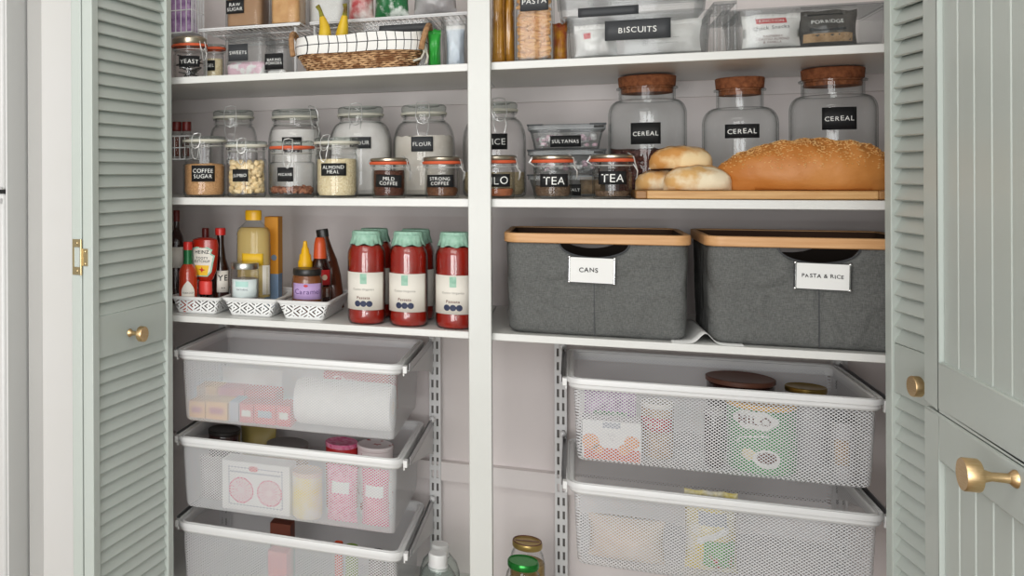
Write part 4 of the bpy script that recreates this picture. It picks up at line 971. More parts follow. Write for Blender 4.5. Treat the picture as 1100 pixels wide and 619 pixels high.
# ketchup upside down, tilted
t, k, hh = bottle('ketchup_bottle', 'squeezable red ketchup bottle standing on its red cap', 220.5, .085, [(6.5, 302), (9, 299.5), (13, 290), (14.6, 275), (15.3, 263), (14, 257.5), (8, 255.2)], 'ketchup', parts=[('cap', 'redcap2', [(7.8, 316), (8, 314), (7.8, 302.5), (6, 301.5)])], squash=.6)
B = MB(); bx = lambda u, v: (u, -.0175 * math.sqrt(max(1 - (u / (15.4 * k)) ** 2, .05)) - .0006 + .004 * max(-v, 0) / .03, (hh(265) + hh(296)) / 2 + v)
hk = hh(266) - hh(298)
pts = [(-.5, .44), (-.2, .5), (.2, .5), (.42, .40), (.36, .28), (.5, .2), (.36, -.35), (.2, -.5), (-.4, -.5)]
def shape(parent, nm, m, P, sx, sy, pl, off=(0, 0), solid=0):
    n = len(P); K = 6; vs = [pl(x * sx * q / K + off[0], y * sy * q / K + off[1]) for q in range(1, K + 1) for x, y in P] + [pl(off[0], off[1])]
    fs = [(n * K, i, (i + 1) % n) for i in range(n)] + [(q * n + i, q * n + (i + 1) % n, (q + 1) * n + (i + 1) % n, (q + 1) * n + i) for q in range(K - 1) for i in range(n)]
    return MB().add(vs, fs).o(nm, m, parent, smooth=False)
def dens(P, n=5): return [(P[i][0] + (P[(i + 1) % len(P)][0] - P[i][0]) * q / n, P[i][1] + (P[(i + 1) % len(P)][1] - P[i][1]) * q / n) for i in range(len(P)) for q in range(n)]
def lift(o): return lambda u, v: (lambda p: (p[0], p[1] - o, p[2]))(bx(u, v))
sh = lambda u, v: bx(u + v * .10, v)
kw = 27 * k
l1 = shape(t, 'label', 'mint', dens(pts), kw * .98, hk * 1.0, lift(.0004)); l2 = shape(t, 'label', 'offwhite', dens(pts), kw * .86, hk * .9, lift(.0009))
lettering(l2, ['HEINZ'], kw * .62, .009, lambda u, v: lift(.0015)(u, v + hk * .33), 'ink', jit=0, thin=False)
lettering(l2, ['TOOTY', 'KETCHUP'], kw * .66, .016, lambda u, v: lift(.0015)(u, v + hk * .07), 'ink', jit=0, thin=False)
shape(l2, 'orange_print', 'ylabel', dens([(-.5, .5), (.5, .5), (.35, -.5), (-.5, -.5)]), kw * .6, hk * .34, lift(.0013), (-.001, -hk * .29))
shape(l2, 'red_print', 'redlabel', dens([(0, .5), (.15, .1), (.5, 0), (.1, -.2), (0, -.5), (-.2, -.1), (-.5, .1), (-.1, .15)], 2), kw * .3, hk * .2, lift(.0018), (-.001, -hk * .27))
# brown bottle with red cap, and another cap behind
t, k, hh = bottle('brown_sauce_bottle', 'dark sauce bottle with red cap and cream label behind the ketchup', 237, .13, [(9, None), (9.4, 318), (9.4, 288), (6, 278), (3.9, 262), (3.8, 252)], 'sauce', parts=[('cap', 'redcap', [(5.6, 252.5), (5.8, 247), (5.2, 245)])])
blabel(t, k, hh, 237, .13, 9.5, 232.5, 245, 290, 313, 'offwhite', lines=['YE', '..'], ink='ink', thin=False, fill=(.8, .7))
bottle('slim_red_bottle', 'slim bottle with dark red cap behind the ketchup', 221, .19, [(7, None), (7.2, 270), (4, 262), (3.5, 254)], 'sauce', parts=[('cap', 'darkred', [(3.9, 255), (3.9, 246), (3.5, 245)])])
# oil
t, k, hh = bottle('oil_bottle', 'large clear bottle of golden cooking oil with yellow cap', 272.5, .115, [(18.6, None), (19, 315), (18.6, 300), (18.8, 262), (18.2, 260), (18.8, 257), (18.2, 254.5), (18.8, 252), (18.2, 249.5), (17.5, 246), (12, 241.5), (8.5, 238), (8, 235)], 'pet', squash=.7, parts=[('oil', 'oil', [(17.6, 318), (18.2, 315), (17.8, 300), (18, 250), (15, 245.5), (13.5, 244.5)]), ('cap', 'yellow', [(8.9, 236.5), (9.2, 229), (9, 227), (8.4, 226)])])
blabel(t, k, hh, 273.5, .115, 19, 258, 281, 271.5, 284, 'ylabel', squash=.7); blabel(t, k, hh, 273.5, .115, 19, 280, 291, 284, 315, 'offwhite', squash=.7, lines=['||', '||', '||', '||', '||'], fill=(.6, .9), ink='olive')
# yellow and blue carton
def yb(t, w, h):
    MB().box(-w - .0004, w + .0004, -.0006, -.0001, 0, h * .37).o('blue_print', 'bluebox', t, smooth=False); MB().box(w + .0001, w + .0006, -.0002, .03, 0, h * .37).o('blue_print', 'bluebox', t, smooth=False)
    B = MB(); B.v = []; B.tube([(w * .4, -.0008, h * .55), (w * .4, -.0004, h * .55)], .0065, 20); B.o('blue_dot', 'bluebox', t, smooth=False)
carton('tall amber and blue carton standing behind the oil bottle', 284, 298.5, 233, ZT, .165, 'yelbox', .035, 'tall_carton', 'carton', front=yb)
# silver lid jar
t, k, hh = bottle('spread_jar', 'short jar with silver lid and pale mint label in front of the oil', 263, .062, [(14.5, None), (15.3, 320), (15.3, 296), (14.8, 291), (14, 288)], 'glass', cat='jar', parts=[('lid', 'silver', [(14.6, 288.5), (14.9, 287), (14.9, 283), (14.2, 282)]), ('filling', 'cangrey', [(13, 322), (14.3, 318), (14.3, 300), (13, 299)])])
l, mk, w, h = blabel(t, k, hh, 263, .062, 15.3, 249, 276, 299, 318, 'offwhite2'); shape(l, 'mint_print', 'mintlabel', dens([(-.5, .5), (.5, .5), (.5, -.5), (-.5, -.5)]), w * .42, h * .3, mk(.0012), (-w * .1, h * .25)); lettering(l, ['NATURAL'], w * .4, .004, lambda u, v: mk(.0014)(u - w * .08, v - h * .05), 'navy', jit=0)
# caramel jar
t, k, hh = bottle('caramel_jar', 'jar of caramel with black lid and lilac label in the right tray', 330, .067, [(15.3, None), (16.4, 324), (16.4, 301), (15.5, 297), (14.3, 295)], 'caramel', cat='jar', parts=[('lid', 'blacklid', [(14.8, 295.3), (15.3, 294), (15.3, 289.5), (14.5, 288.3)])])
l, mk, w, h = blabel(t, k, hh, 330, .067, 16.4, 315, 345, 303, 320, 'purple'); lettering(l, ['Caramel'], w * .8, h * .45, mk(.0013), 'purpleink', jit=.03); shape(l, 'red_print', 'redlabel', [(math.cos(R(a)) * .5, math.sin(R(a)) * .5) for a in range(0, 360, 30)], .009, .005, mk(.0013), (-w * .05, h * .36))
# yellow nozzle bottle
bottle('syrup_bottle', 'squeezy syrup bottle with yellow cone nozzle behind the caramel jar', 328, .118, [(11, None), (12, 310), (12, 298), (9.5, 292), (6.8, 289), (6.8, 286)], 'caramel', parts=[('nozzle', 'yellow', [(7.8, 286.5), (7.8, 281), (6.6, 279), (6.2, 274), (4.6, 272), (4, 267), (2.8, 265.5), (2, 259.5), (1, 258.8)])])
t, k, hh = bottle('sauce_bottle', 'dark sauce bottle with burnt orange cap in the right tray', 344, .135, [(11, None), (11.6, 315), (11.6, 289), (9, 282), (6.5, 277)], 'sauce', parts=[('cap', 'orangecap', [(7.2, 277.5), (7.2, 274), (6.4, 262), (5, 256), (4, 255)])])
l, mk, w, h = blabel(t, k, hh, 344, .135, 11.6, 340, 355, 289, 305, 'redlabel'); shape(l, 'yellow_print', 'tanbag', [(math.cos(R(a)) * .5, math.sin(R(a)) * .5) for a in range(0, 360, 30)], .012, .012, mk(.0013)); blabel(t, k, hh, 344, .135, 11.6, 345, 355, 307, 318, 'choco', lines=['||', '||'], ink='chalk')
t, k, hh = bottle('chocolate_syrup_bottle', 'curved brown chocolate syrup bottle at the right of the tray', 359, .195, [(11, None), (12.4, 314), (13, 296), (11.5, 280), (8, 266), (6.2, 256), (6.2, 253)], 'choco', squash=.7, parts=[('cap', 'blacklid', [(6.6, 254), (6.8, 247), (6.2, 245.5)])])
t.rotation_euler[1] = R(-9)
blabel(t, k, hh, 359, .195, 13.1, 350, 364, 280, 306, 'choco', squash=.75, lines=['S'], ink='chalk', fill=(.5, .4), thin=False)

# passata jars
def passata(label, p0, p1, Y, ytop, ybase_unused, lab_px):
    m = (p0 + p1) / 2; X = at(m, 300, Y)[0]; r = .0375; H = .184
    t = T('passata_jar', label, 'jar', X, Y, Z3, group='passata jars with mint paper tops')
    out = [(0, 0), (r * .88, 0), (r * .97, .004), (r, .011), (r, .022), (r * .975, .028), (r * .975, .028), (r, .034), (r, H - .052), (r * .99, H - .044), (r * .93, H - .036), (r * .82, H - .028), (r * .70, H - .022), (r * .70, H - .012)]
    B = MB(); B.lathe(wall_profile(out, .0012), 44); B.o('glass_body', 'glass', t)
    B = MB(); B.lathe([(max(a - .0016, 0), z + .0016) if z < .05 else (max(a - .0016, 0), z) for a, z in out[:-2]] + [(0, H - .026)], 44); B.o('passata_filling', 'passata', t)
    B = MB(); B.lathe([(0, H - .0115), (r * .72, H - .0115), (r * .75, H - .010), (r * .75, H - .003), (r * .71, H), (0, H + .0004)], 40); B.o('lid', 'mint', t)
    B = MB(); n = 72
    loops = []
    for rr1, z in ((r * .755, H - .004), (r * .765, H - .012), (r * .86, H - .0265)):
        loops.append([((rr1 + (.0016 * math.sin(9 * 2 * PI * i / n * 2) if z < H - .015 else 0)) * math.cos(2 * PI * i / n), (rr1 + (.0016 * math.sin(18 * 2 * PI * i / n) if z < H - .015 else 0)) * math.sin(2 * PI * i / n), z + (.0022 * math.sin(7 * 2 * PI * i / n + X * 50) if z < H - .02 else 0)) for i in range(n)])
    B.loft(loops); B.o('paper_frill', 'mint', t, solid=.0005)
    a = ang_for(X, Y, r, lab_px); zc = .0665; w, h = r * 2.5, .074; mk = lambda o: cyl(r, a, zc, o)
    l = patch(t, 'label', 'offwhite', w, h, mk(.0005), 16)
    sq = dens([(-.5, .5), (.5, .5), (.5, -.5), (-.5, -.5)], 2)
    shape(l, 'mint_print', 'mint', sq, .0125, .020, mk(.0011), (0, h / 2 - .0125))
    lettering(l, ['Cucina Organica'], .042, .010, lambda u, v: mk(.0012)(u, v + .004), 'greyink', 'script_print', .03)
    lettering(l, ['Passata'], .026, .0075, lambda u, v: mk(.0012)(u, v - .0125), 'brownink', 'lettering', 0, thin=False)
    B = MB()
    for i in (-1, 0, 1):
        f = mk(.0012); B.add([f(i * .0115, -.0245)] + [f(i * .0115 + .0060 * math.cos(R(q)), -.0245 + .0060 * math.sin(R(q))) for q in range(0, 360, 20)], [(0, j + 1, (j + 1) % 18 + 1) for j in range(18)])
    B.o('navy_medallions', 'navy', l, smooth=False)
    for i, ch in zip((-1, 0, 1), 'SMS'): pass
    return t
passata('passata jar with mint paper top, front row beside the white tray', 376, 411.6, .046, 248, 0, 390)
passata('passata jar with mint paper top, middle of the front row', 420, 457.5, .046, 250, 0, 434)
passata('passata jar with mint paper top, front row touching the post', 470, 508, .046, 250, 0, 486)
passata('passata jar in the back row behind the one beside the tray', 386, 418.5, .13, 248, 0, 404)
passata('passata jar in the back row behind the middle one', 430, 463.5, .13, 250, 0, 448)

# ================================================================== SHELF 3, RIGHT BAY: fabric baskets
def fabric_basket(label, xa, xb, z, lines, lpx, lpy, D=.25, hx=.0, zbot=Z3 + .0016):
    t = T('fabric_basket', label, 'basket', (xa + xb) / 2, .008, zbot, group='grey fabric baskets with bamboo rims'); w = (xb - xa) / 2; H = z - zbot
    B = MB(); prof = [(0, -.001), (0, -.0165), (-.002, -.018), (-.008, -.018), (-.010, -.0165), (-.010, -.001), (-.008, 0), (-.002, 0)]
    B.loft(sweep(-w, w, 0, D, .03, prof, H, 8), close=True); B.o('bamboo_rim', 'bamboo', t)
    hw_, hd = .058, .0255
    def top(x, y, zz): return (x, y, zz)
    loops = []; ins = .006
    fr_ = [0, .04, .12, .3, .5, .7, .85, .93, 1]
    nz = len(fr_)
    for i, f in enumerate(fr_):
        q = ins + .004 * (1 - f) ** 1.3 + (.006 if f == 0 else 0); lp = rr(-w + q, w - q, q, D - q, .024, 0, 0, 6, 26); L = []
        for (x, y, _) in lp:
            zt_ = H - .0175
            if abs(y - q) < .004 and abs(x - hx) < hw_: zt_ -= hd * math.sqrt(1 - ((x - hx) / hw_) ** 2)
            if abs(y - (D - q)) < .004 and abs(x - hx) < hw_: zt_ -= hd * math.sqrt(1 - ((x - hx) / hw_) ** 2)
            yy = y
            bul = .004 * math.sin(PI * f) * math.sin(PI * (x + w) / (2 * w)); wr_ = .0022 * noise.noise(Vector((x * 18 + w * 50, f * 6, y * 14))) * math.sin(PI * min(f + .1, 1))
            if y < D * .5: yy = y - bul - wr_
            xx = x + (wr_ * 1.5 if x > 0 else -wr_ * 1.5)
            L.append((xx, yy, .001 + (zt_ - .001) * f))
        loops.append(L)
    B = MB(); B.loft(loops, True, False); B.o('fabric_body', 'felt', t, solid=.0022, ang=60)
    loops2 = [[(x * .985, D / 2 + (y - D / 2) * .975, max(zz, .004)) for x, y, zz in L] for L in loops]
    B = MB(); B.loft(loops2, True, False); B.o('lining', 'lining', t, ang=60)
    B = MB(); B.loft([rr(-w, w, 0, D, .03, H - .019, -.0106, 8), rr(-w, w, 0, D, .03, H - .0025, -.0106, 8)]); B.o('rim_shade_band', 'band', t)  # dark brown strip stands in for the shade on the rim's inner side
    B = MB(); pts = [(hx + hw_ * math.cos(PI + PI * i / 20), ins - .003, H - .0175 - hd * math.sqrt(max(1 - math.cos(PI + PI * i / 20) ** 2, 0))) for i in range(21)]
    B.tube(pts, .0016, 6); B.o('handle_binding', 'slate2', t)
    MB().box(hx - .0007, hx + .0007, -.0022 + ins - .002, -.0008 + ins - .002, .004, H * .62).o('seam', 'slate2', t, smooth=False)
    a, z_a = at(lpx[0], lpy[0], -.002); b, z_b = at(lpx[1], lpy[1], -.002); lw, lh = b - a, z_a - z_b - .004; tl = R(-1.2)
    f = flat((a + b) / 2 - t.location.x, -.0055, (z_a + z_b) / 2 - zbot, 0, tl)
    fr2 = MB(); m3 = Matrix.Rotation(tl, 3, 'Y').inverted(); c0 = Vector(f(0, 0))
    fr2.obox(c0 + Vector((0, .0012, 0)), (lw, .0015, lh), m3); o = fr2.o('card_holder', 'cardframe', t, smooth=False, label='black card holder with nickel corners')
    c = MB(); c.obox(c0 + Vector((0, -.0001, 0)), (lw - .007, .0008, lh - .002), m3); cc = c.o('card', 'card', o, smooth=False, label='white paper card')
    lettering(cc, lines, lw * (.42 if len(lines[0]) < 6 else .74), lh * .36, flat((a + b) / 2 - t.location.x - (lw * .06 if len(lines[0]) < 6 else 0), -.0055 , (z_a + z_b) / 2 - zbot + .001, .0012, tl), 'ink', jit=.09, thin=False)
    for sx in (-1, 1):
        for sz in (-1, 1): MB().blob(Vector(f(sx * (lw / 2 - .002), sz * (lh / 2 - .001))), .0026, (1, .7, 1), 8, 6).o('nickel_corner', 'chrome', o)
        MB().obox(Vector(f(sx * (lw / 2 - .0022), 0)), (.0012, .0016, lh), m3).o('side_strip', 'chrome', o)
    return t
xa, xb = at(540.4, 252, .008)[0], at(744.5, 256, .008)[0]
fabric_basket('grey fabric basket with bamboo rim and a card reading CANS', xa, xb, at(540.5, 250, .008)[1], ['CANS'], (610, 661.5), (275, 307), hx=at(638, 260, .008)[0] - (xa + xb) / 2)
xa2 = at(758, 254, .008)[0]
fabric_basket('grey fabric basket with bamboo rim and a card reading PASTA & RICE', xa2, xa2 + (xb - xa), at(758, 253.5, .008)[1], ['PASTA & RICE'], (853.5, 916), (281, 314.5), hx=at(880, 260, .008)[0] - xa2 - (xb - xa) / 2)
# curled shelf paper
x0, x1 = at(722, 370, .004)[0], at(800, 372, .004)[0]
def curl(i, j):
    x = (i - .5) * (x1 - x0); u = (i - .47) / .17; bump = .0185 * math.exp(-u * u * 2.2) * (1 - .55 * j); return (x, .002 + j * .24, .0009 + bump)
t = T('shelf_paper', 'pale shelf liner sheet curling up between the two fabric baskets', 'shelf liner', (x0 + x1) / 2, 0, Z3)
MB().grid(curl, 40, 6).o('sheet', 'paper', t, solid=.0007)

# ================================================================== DRAWER CONTENTS
ZD1, ZD2, ZD3 = LZ[0] - .1515, LZ[1] - .1515, LZ[2] - .1515
def face(t, w, h): pass
YD = .045
def dots(m1, txt=None, ink='offwhite'):
    def f(t, w, h):
        shape(t, 'front_print', m1, dens([(-.5, .5), (.5, .5), (.5, -.5), (-.5, -.5)], 1), w * 1.3, h * .34, lambda u, v: (u, -.0008, h * .5 + v))
        if txt: lettering(t, [txt], w * 1.2, h * .25, lambda u, v: (u, -.0014, h * .5 + v), ink, jit=0, thin=False)
    return f
carton('small yellow carton with red print, leftmost in the top left drawer', 203, 220, 431.5, ZD1, YD, 'yelcarton', .06, group='small cartons in the top left drawer', front=dots('redlabel'))
carton('small yellow carton with red print, second from the left in the top left drawer', 221, 244, 432, ZD1, YD, 'yelcarton', .06, group='small cartons in the top left drawer', front=dots('redlabel'))
carton('small grey carton between yellow and red cartons', 246, 256, 432, ZD1, YD, 'greycarton', .06, group='small cartons in the top left drawer')
carton('red carton with a white print, next to the grey carton', 257, 272, 434, ZD1, YD, 'redcarton', .06, group='small cartons in the top left drawer', front=dots('offwhite'))
carton('wide red carton in the middle of the carton row', 273, 296, 434.5, ZD1, YD, 'redcarton', .06, group='small cartons in the top left drawer', front=dots('greycarton'))
carton('red carton beside the paper towel roll', 297, 312, 436, ZD1, YD, 'redcarton', .06, group='small cartons in the top left drawer', front=dots('offwhite'))
for i, (a, b, mm) in enumerate(((211, 233, 'yelcarton'), (234, 262, 'redcarton'), (264, 296, 'redcarton'))):
    carton(('yellow carton in the rear row of the top left drawer', 'red carton in the rear row behind the grey carton', 'red carton in the rear row behind the wide red one')[i], a, b, 421, ZD1, .14, mm, .06, group='small cartons in the top left drawer', h=.045)
# paper roll
x0, x1 = at(319, 440, .07)[0], at(421, 440, .07)[0]; rr_ = .0475
t = T('paper_towel_roll', 'white paper towel roll lying in the top left drawer', 'paper roll', (x0 + x1) / 2, .085, ZD1 + rr_ + .001)
w = (x1 - x0) / 2; B = MB(); B.lathe([(.018, -w), (rr_ - .004, -w), (rr_ - .001, -w + .003), (rr_, -w + .008), (rr_, w - .008), (rr_ - .003, w), (.018, w)], 48, close=True); B.v = [(z, x, y) for x, y, z in B.v]; B.o('paper', 'tissue', t)
B = MB(); B.lathe([(.0165, -w + .001), (.018, -w + .001), (.018, w - .001), (.0165, w - .001)], 32, close=True); B.v = [(z, x, y) for x, y, z in B.v]; B.o('card_tube', 'tanbag', t)
x0, x1 = at(350, 410, .17)[0], at(420, 410, .17)[0]
t = T('cloth_pack', 'red pack of cleaning cloths behind the paper towel roll', 'pack', (x0 + x1) / 2 , .145, ZD1 + .001); w = (x1 - x0) / 2
hp = at(385, 401, .145)[1] - ZD1 - .001; MB().box(-w, w, 0, .11, 0, hp).o('pack', 'redlabel', t, bevel=.006); lettering(t, ['Chux'], .075, .018, lambda u, v: (u - .02, -.0008, hp - .016 + v), 'chalk', jit=0, thin=False)
bag('pale folded cloth bag at the rear of the top left drawer', at(270, 410, .22)[0], .225, ZD1 + .001, .15, .075, .05, 'bagwhite', crimp=False)

# second drawer
def boxw(t, w, h):
    shape(t, 'grey_print', 'greycarton', dens([(-.5, .5), (.5, .5), (.5, -.5), (-.5, -.5)], 1), w * 1.6, h * .78, lambda u, v: (u, -.0007, h * .5 + v)); shape(t, 'white_panel', 'card', dens([(-.5, .5), (.5, .5), (.5, -.5), (-.5, -.5)], 1), w * 1.54, h * .75, lambda u, v: (u, -.0009, h * .5 + v))
    for s in (-1, 1):
        B = MB(); B.tube([(s * w * .42 + .026 * math.cos(R(a)), -.0012, h * .42 + .026 * math.sin(R(a))) for a in range(0, 360, 10)], .0016, 6, True)
        for a in range(0, 360, 20): B.tube([(s * w * .42 + .008 * math.cos(R(a)), -.0012, h * .42 + .008 * math.sin(R(a))), (s * w * .42 + .024 * math.cos(R(a)), -.0012, h * .42 + .024 * math.sin(R(a)))], .0006, 4)
        B.o('pink_ring_print', 'pinkbag2', t)
    shape(t, 'red_print', 'redcarton', [(math.cos(R(a)), math.sin(R(a))) for a in range(0, 360, 20)], .010, .006, lambda u, v: (u - .004, -.0014, h * .88 + v)); shape(t, 'grey_line', 'greycarton', dens([(-.5, .5), (.5, .5), (.5, -.5), (-.5, -.5)], 1), w * 1.5, .003, lambda u, v: (u, -.0013, h * .79 + v))
    for s in (-1, 1): shape(t, 'pale_pink_round', 'rose', [(math.cos(R(a)), math.sin(R(a))) for a in range(0, 360, 12)], .0255, .0255, lambda u, v: (s * w * .42 + u, -.00105, h * .42 + v))
carton('white box printed with two pink rounds in the second left drawer', 238.5, 311, 498, ZD2, .04, 'card', .05, 'baking_box', 'box', front=boxw)
bag('crumpled silver bag at the left of the second left drawer', at(227, 520, .07)[0], .08, ZD2 + .001, .06, .085, .05, 'baggrey', rough=.5)
def tub(label, px, hw_, Y, z0, ytop, m, lidm=None, name='food_tub', cat='tub', grp=None, lab=None, h=None):
    X = at(px, ytop, Y)[0]; r = rad(px - hw_, px + hw_, Y); H = h or at(px, ytop, Y)[1] - z0
    t = T(name, label, cat, X, Y, z0 + .001, group=grp)
    B = MB(); B.lathe([(0, 0), (r * .94, 0), (r, .004), (r, H - .012), (r * .97, H - .01), (0, H - .01)], 36); B.o('body', m, t)
    B = MB(); B.lathe([(0, H - .0095), (r * 1.0, H - .0095), (r * 1.03, H - .008), (r * 1.03, H - .001), (r * .98, H), (r * .9, H - .0015), (0, H - .0015)], 36); B.o('lid', lidm or m, t)
    if lab: lab(t, r, H)
    return t
tub('yellow and grey speckled tub in the middle of the second left drawer', 330, 16, .06, ZD2, 505, 'snack', 'tanbag')
def pinkl(t, mk): patch(t, 'white_label', 'card', .036, .022, lambda u, v: mk(.0012)(u, v + .02), 6, 4, solid=0)
X = at(367, 530, .05)[0]; bag('bright pink sweets bag with white label in the second left drawer', X, .055, ZD2 + .001, .062, .105, .04, 'pinkbag', fr=pinkl, group='pink sweet bags')
X = at(403, 530, .05)[0]; bag('rose pink sweets bag with white label at the right of the drawer', X, .055, ZD2 + .001, .055, .105, .04, 'pinkbag2', fr=pinkl, group='pink sweet bags')
tub('jar with dark brown lid showing above the second left drawer rim', 241, 17, .15, ZD2, 461, 'sauce', 'blacklid')
tub('wide grey lidded tub behind the second left drawer rim', 309, 22, .15, ZD2, 476, 'oats', 'prawn')
bag('olive yellow packet lying across the second left drawer', at(277, 470, .22)[0], .225, ZD2 + .001, .085, .125, .04, 'olive', cat='packet', name='food_packet')
def casel(t, r, H): pass
tub('stack of red and pink cupcake cases above the second left drawer rim', 367, 17, .13, ZD2, 474.5, 'redlabel', 'pinkbag', name='cupcake_cases', cat='cupcake cases')
tub('stack of white speckled cupcake cases at the right of the second left drawer', 403, 19, .13, ZD2, 477.5, 'speck', 'speck', name='cupcake_cases', cat='cupcake cases')
# third drawer
carton('brown and red carton poking above the third left drawer rim', 290, 312, 563, ZD3, .14, 'brownbox', .035)
carton('pink carton behind the third left drawer front', 288, 308, 594, ZD3, .05, 'redcarton', .04, h=.1)
tub('bottle with orange cap poking above the third left drawer rim', 364, 4.5, .07, ZD3, 583, 'tomato', 'tomato', name='capped_bottle', cat='bottle')
tub('bottle with lime green cap poking above the third left drawer rim', 378, 7, .075, ZD3, 587, 'lime', 'lime', name='capped_bottle', cat='bottle')
tub('grey tin with dark lid at the right of the third left drawer', 405, 9, .07, ZD3, 593, 'prawn', 'blacklid', name='food_tin', cat='tin')
tub('silver tin at the right end of the third left drawer', 421, 6, .07, ZD3, 595, 'prawn', 'silver', name='food_tin', cat='tin')

# right drawers
ZE1, ZE2 = RZ[0] - .1515, RZ[1] - .1515
def peachf(t, w, h):
    P = dens([(-.5, .5), (.5, .5), (.5, -.5), (-.5, -.5)], 1)
    shape(t, 'coral_print', 'peachbase', P, w * 1.9, h * .3, lambda u, v: (u, -.0007, h * .17 + v))
    for x, z, r in ((-.72, .45, .3), (.68, .5, .26), (.42, .3, .2), (-.45, .28, .18)):
        shape(t, 'peach_print', 'peach', [(math.cos(R(a)), math.sin(R(a))) for a in range(0, 360, 24)], w * r, w * r, lambda u, v: (w * x + u, -.0010, h * z + v))
    shape(t, 'grey_print', 'greycarton', P, w * .6, h * .14, lambda u, v: (u, -.001, h * .9 + v)); lettering(t, ['::::::', ':::'], w * .7, h * .2, lambda u, v: (u, -.0014, h * .62 + v), 'greyink', jit=0)
carton('white snack box printed with peaches in the upper right drawer', 625.5, 689, 453, ZE1, .035, 'card', .045, 'snack_box', 'box', front=peachf)
carton('plum coloured carton behind the peach snack box', 628, 683, 421, ZE1, .10, 'redlabel2' if False else 'purplepack', .05, front=dots('baggreen'))
def redl(t, r, H):
    a = 0; p = patch(t, 'red_label', 'redlabel', r * 2.6, H * .25, cyl(r, -.25, H * .62, .0006), 14); lettering(p, ['OSK'], r * 1.1, H * .12, cyl(r, -.25, H * .62, .0014), 'offwhite', jit=0)
tub('beige jar with a red label band in the upper right drawer', 706, 17.5, .10, ZE1, 432, 'oats', 'offwhite', name='food_jar', cat='jar', lab=redl)
def milol(t, r, H):
    a0 = -.36
    o = shape(t, 'name_plate', 'card', [(math.cos(R(a)) * (1 + .05 * math.cos(R(a * 4))), math.sin(R(a)) * (1 + .12 * math.cos(R(a * 6)))) for a in range(0, 360, 10)], .036, .0165, cyl(r, a0, H * .78, .0007))
    lettering(o, ['MILO'], .054, .020, cyl(r, a0, H * .78, .0014), 'brownlid', jit=0, thin=False)
    B = MB(); f = cyl(r, a0 - .15, H * .5, .0007); B.tube([f(-.02, -.008), f(-.015, 0), f(0, .004), f(.02, .008), f(.03, .007)], .0014, 5); B.o('white_swoosh', 'card', t)
    shape(t, 'cup_print', 'card', [(math.cos(R(a)), math.sin(R(a))) for a in range(0, 360, 15)], .021, .016, cyl(r, a0 + .35, H * .24, .0007)); shape(t, 'brown_print', 'brownlid', [(math.cos(R(a)), math.sin(R(a))) for a in range(0, 360, 15)], .015, .010, cyl(r, a0 + .35, H * .26, .0014))
    shape(t, 'lime_print', 'snack', [(math.cos(R(a)), math.sin(R(a))) for a in range(0, 360, 15)], .012, .010, cyl(r, a0 - .15, H * .28, .0006))
tub('large green drink powder tin with a white oval name plate', 817.5, 38, .085, ZE1, 430, 'milogreen', 'yellow', name='drink_tin', cat='tin', lab=milol)
tub('wide dark jar with brown lid behind the green tin', 795, 37, .205, ZE1, 405.5, 'sauce', 'brownlid', name='food_jar', cat='jar')
tub('grey tin with brass rim right of the green tin', 865.5, 22.5, .15, ZE1, 415.5, 'cangrey', 'brass2', name='food_tin', cat='tin')
def gl(t, r, H): patch(t, 'label', 'oats', r * 1.3, H * .4, cyl(r, -.3, H * .45, .0006), 10)
tub('slim dark bottle at the right end of the upper right drawer', 905, 13, .06, ZE1, 447, 'cangrey', 'blacklid', name='food_bottle', cat='bottle', lab=gl)
tub('small dark jar left of the green tin in the upper right drawer', 767, 11, .07, ZE1, 440, 'sauce', 'cangrey', name='food_jar', cat='jar')
X = at(673, 590, .06)[0]; bag('pale tan bread bag at the left of the lower right drawer', X, .07, ZE2 + .001, .13, .078, .08, 'tanbag', crimp=False)
def snf(t, mk):
    patch(t, 'green_print', 'snackg', .05, .05, lambda u, v: mk(.001)(u + .01, v - .03), 8, 8, solid=0); patch(t, 'white_band', 'card', .05, .012, lambda u, v: mk(.0014)(u, v + .004 + u * .5), 8, 4, solid=0); patch(t, 'grey_print', 'greycarton', .045, .022, lambda u, v: mk(.001)(u, v + .032), 8, 4, solid=0)
X = at(764, 570, .07)[0]; bag('yellow and white crisp bag standing in the lower right drawer', X, .075, ZE2 + .001, .085, at(764, 531, .075)[1] - ZE2 - .004, .06, 'snack', fr=snf, rough=.35)

# bottom bottles and jars
def pbottle(label, px, Y, ycap):
    X = at(px, 600, Y)[0]; H = at(px, ycap, Y)[1] - Z4
    t = T('water_bottle', label, 'bottle', X, Y, Z4, group='clear plastic bottles with white caps'); r = .041
    B = MB(); B.lathe(wall_profile([(0, 0), (r * .85, 0), (r, .008), (r, H * .2), (r * .95, H * .25), (r, H * .3), (r, H * .55), (r * .85, H * .7), (r * .55, H * .82), (.017, H - .03), (.017, H - .018)], .0008), 36); B.o('bottle', 'pet', t)
    B = MB(); n = 40
    B.loft([[((q + .0004 * (i % 2)) * math.cos(2 * PI * i / n), (q + .0004 * (i % 2)) * math.sin(2 * PI * i / n), z) for i in range(n)] for q, z in ((.019, H - .032), (.0195, H - .030), (.0195, H - .024), (.0183, H - .023), (.0185, H - .003), (.017, H))], True, True); B.o('cap', 'white', t)
pbottle('clear plastic bottle with white cap, front one at the bottom', 470.5, .13, 594)
pbottle('clear plastic bottle with white cap, rear one at the bottom', 472.5, .22, 584)
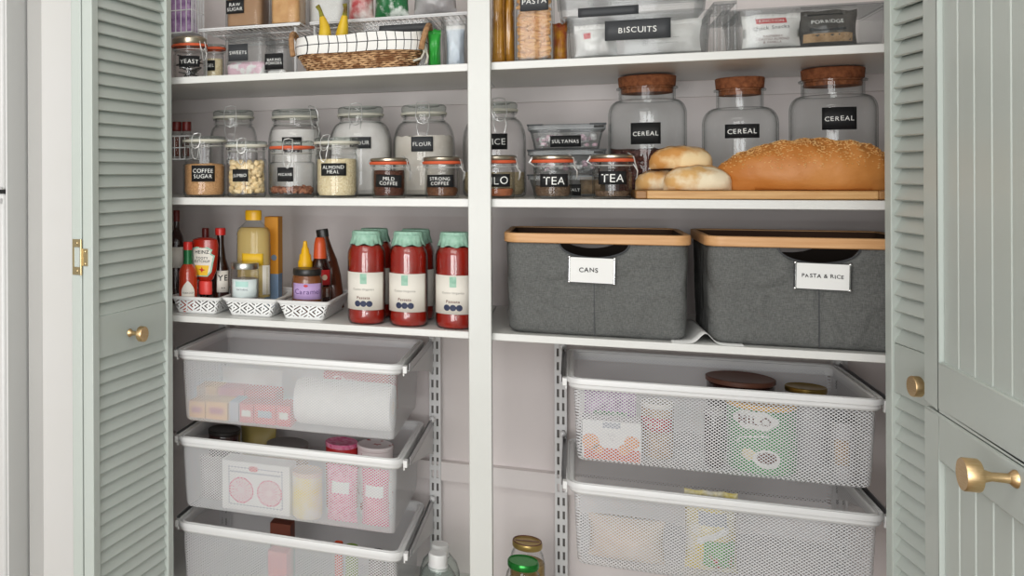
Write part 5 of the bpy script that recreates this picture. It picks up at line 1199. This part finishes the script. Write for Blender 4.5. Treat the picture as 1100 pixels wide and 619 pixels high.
def pjar(label, px, Y, ytop, lidm, hw_, group=None):
    X = at(px, 600, Y)[0]; H = at(px, ytop, Y)[1] - Z4; r = rad(px - hw_, px + hw_, Y)
    t = T('pesto_jar', label, 'jar', X, Y, Z4)
    B = MB(); B.lathe(wall_profile([(0, 0), (r * 1.02, 0), (r * 1.15, .006), (r * 1.17, H * .3), (r * 1.15, H - .04), (r * 1.05, H - .026), (r * .92, H - .018), (r * .92, H - .01)], .0015), 36); B.o('glass_body', 'glass', t)
    filling(t, 'pesto', r * 1.12, H - .042, name='filling')
    B = MB(); B.lathe([(0, H - .013), (r * .96, H - .013), (r, H - .011), (r, H - .003), (r * .94, H), (r * .86, H - .002), (0, H - .002)], 36); B.o('lid', lidm, t)
    if lidm == 'goldlid':
        B = MB(); B.tube([(r * .93 * math.cos(R(a)), r * .93 * math.sin(R(a)), H - .0003) for a in range(0, 360, 12)], .0013, 6, True); B.tube([(-r * .8, 0, H - .0013), (r * .8, .004, H - .0013)], .0012, 5); B.o('dark_lid_ring', 'brownlid', t)
pjar('jar of pale pesto with a gold and brown lid at the bottom by the post', 566.5, .205, 581, 'goldlid', 16.2)
pjar('jar with shiny green lid in front of the gold lidded jar', 562, .10, 602, 'greenlid', 17)

# ================================================================== LIGHT, WORLD, CAMERA
def area(name, loc, tgt, sx, sy, power, color=(1, 1, 1)):
    l = bpy.data.lights.new(name, 'AREA'); l.shape = 'RECTANGLE'; l.size = sx; l.size_y = sy; l.energy = power; l.color = color
    o = bpy.data.objects.new(name, l); col.objects.link(o); o.location = loc
    o.rotation_euler = (Vector(tgt) - Vector(loc)).to_track_quat('-Z', 'Y').to_euler(); return o
area('left_door_fill', (.28, -2.9, 1.5), (-.6, 0, 1.1), .5, 1.4, 16, (.98, .99, 1))  # added fill from the right, brightens the face of the left louvred door
area('window_daylight', (-.7, -3.0, 1.4), (-.1, .1, 1.1), 1.1, 1.7, 46, (1, .985, .96))
area('overhead_area', (-.3, -1.5, 2.45), (-.2, -.9, 0), 1.2, .8, 9, (1, .97, .93))  # weak broad area light from above, aimed down at the floor
w_ = bpy.data.worlds.new('World'); sc.world = w_; w_.use_nodes = True
bg = w_.node_tree.nodes['Background']; bg.inputs[0].default_value = (.95, .97, 1, 1); bg.inputs[1].default_value = .75

cam = bpy.data.cameras.new('Camera'); co = bpy.data.objects.new('Camera', cam); col.objects.link(co)
cam.sensor_width = 36; cam.lens = F / 1100 * 36; cam.shift_x = (550 - PX) / 1100; cam.shift_y = -(309.5 - PY) / 1100; cam.clip_start = .02
co.matrix_world = Matrix.Translation((0, -CD, ZC)) @ Matrix.Rotation(PSI, 4, 'Z') @ Matrix.Rotation(R(90), 4, 'X') @ Matrix.Rotation(-RHO, 4, 'Z')
sc.camera = co
vs = sc.view_settings; vs.view_transform = 'Standard'; vs.look = 'None'; vs.gamma = 1; vs.use_curve_mapping = False; vs.exposure = -.17
sc.cycles.transparent_max_bounces = 48; sc.cycles.max_bounces = 8; sc.cycles.caustics_reflective = False; sc.cycles.caustics_refractive = False
sc.cycles.use_denoising = True
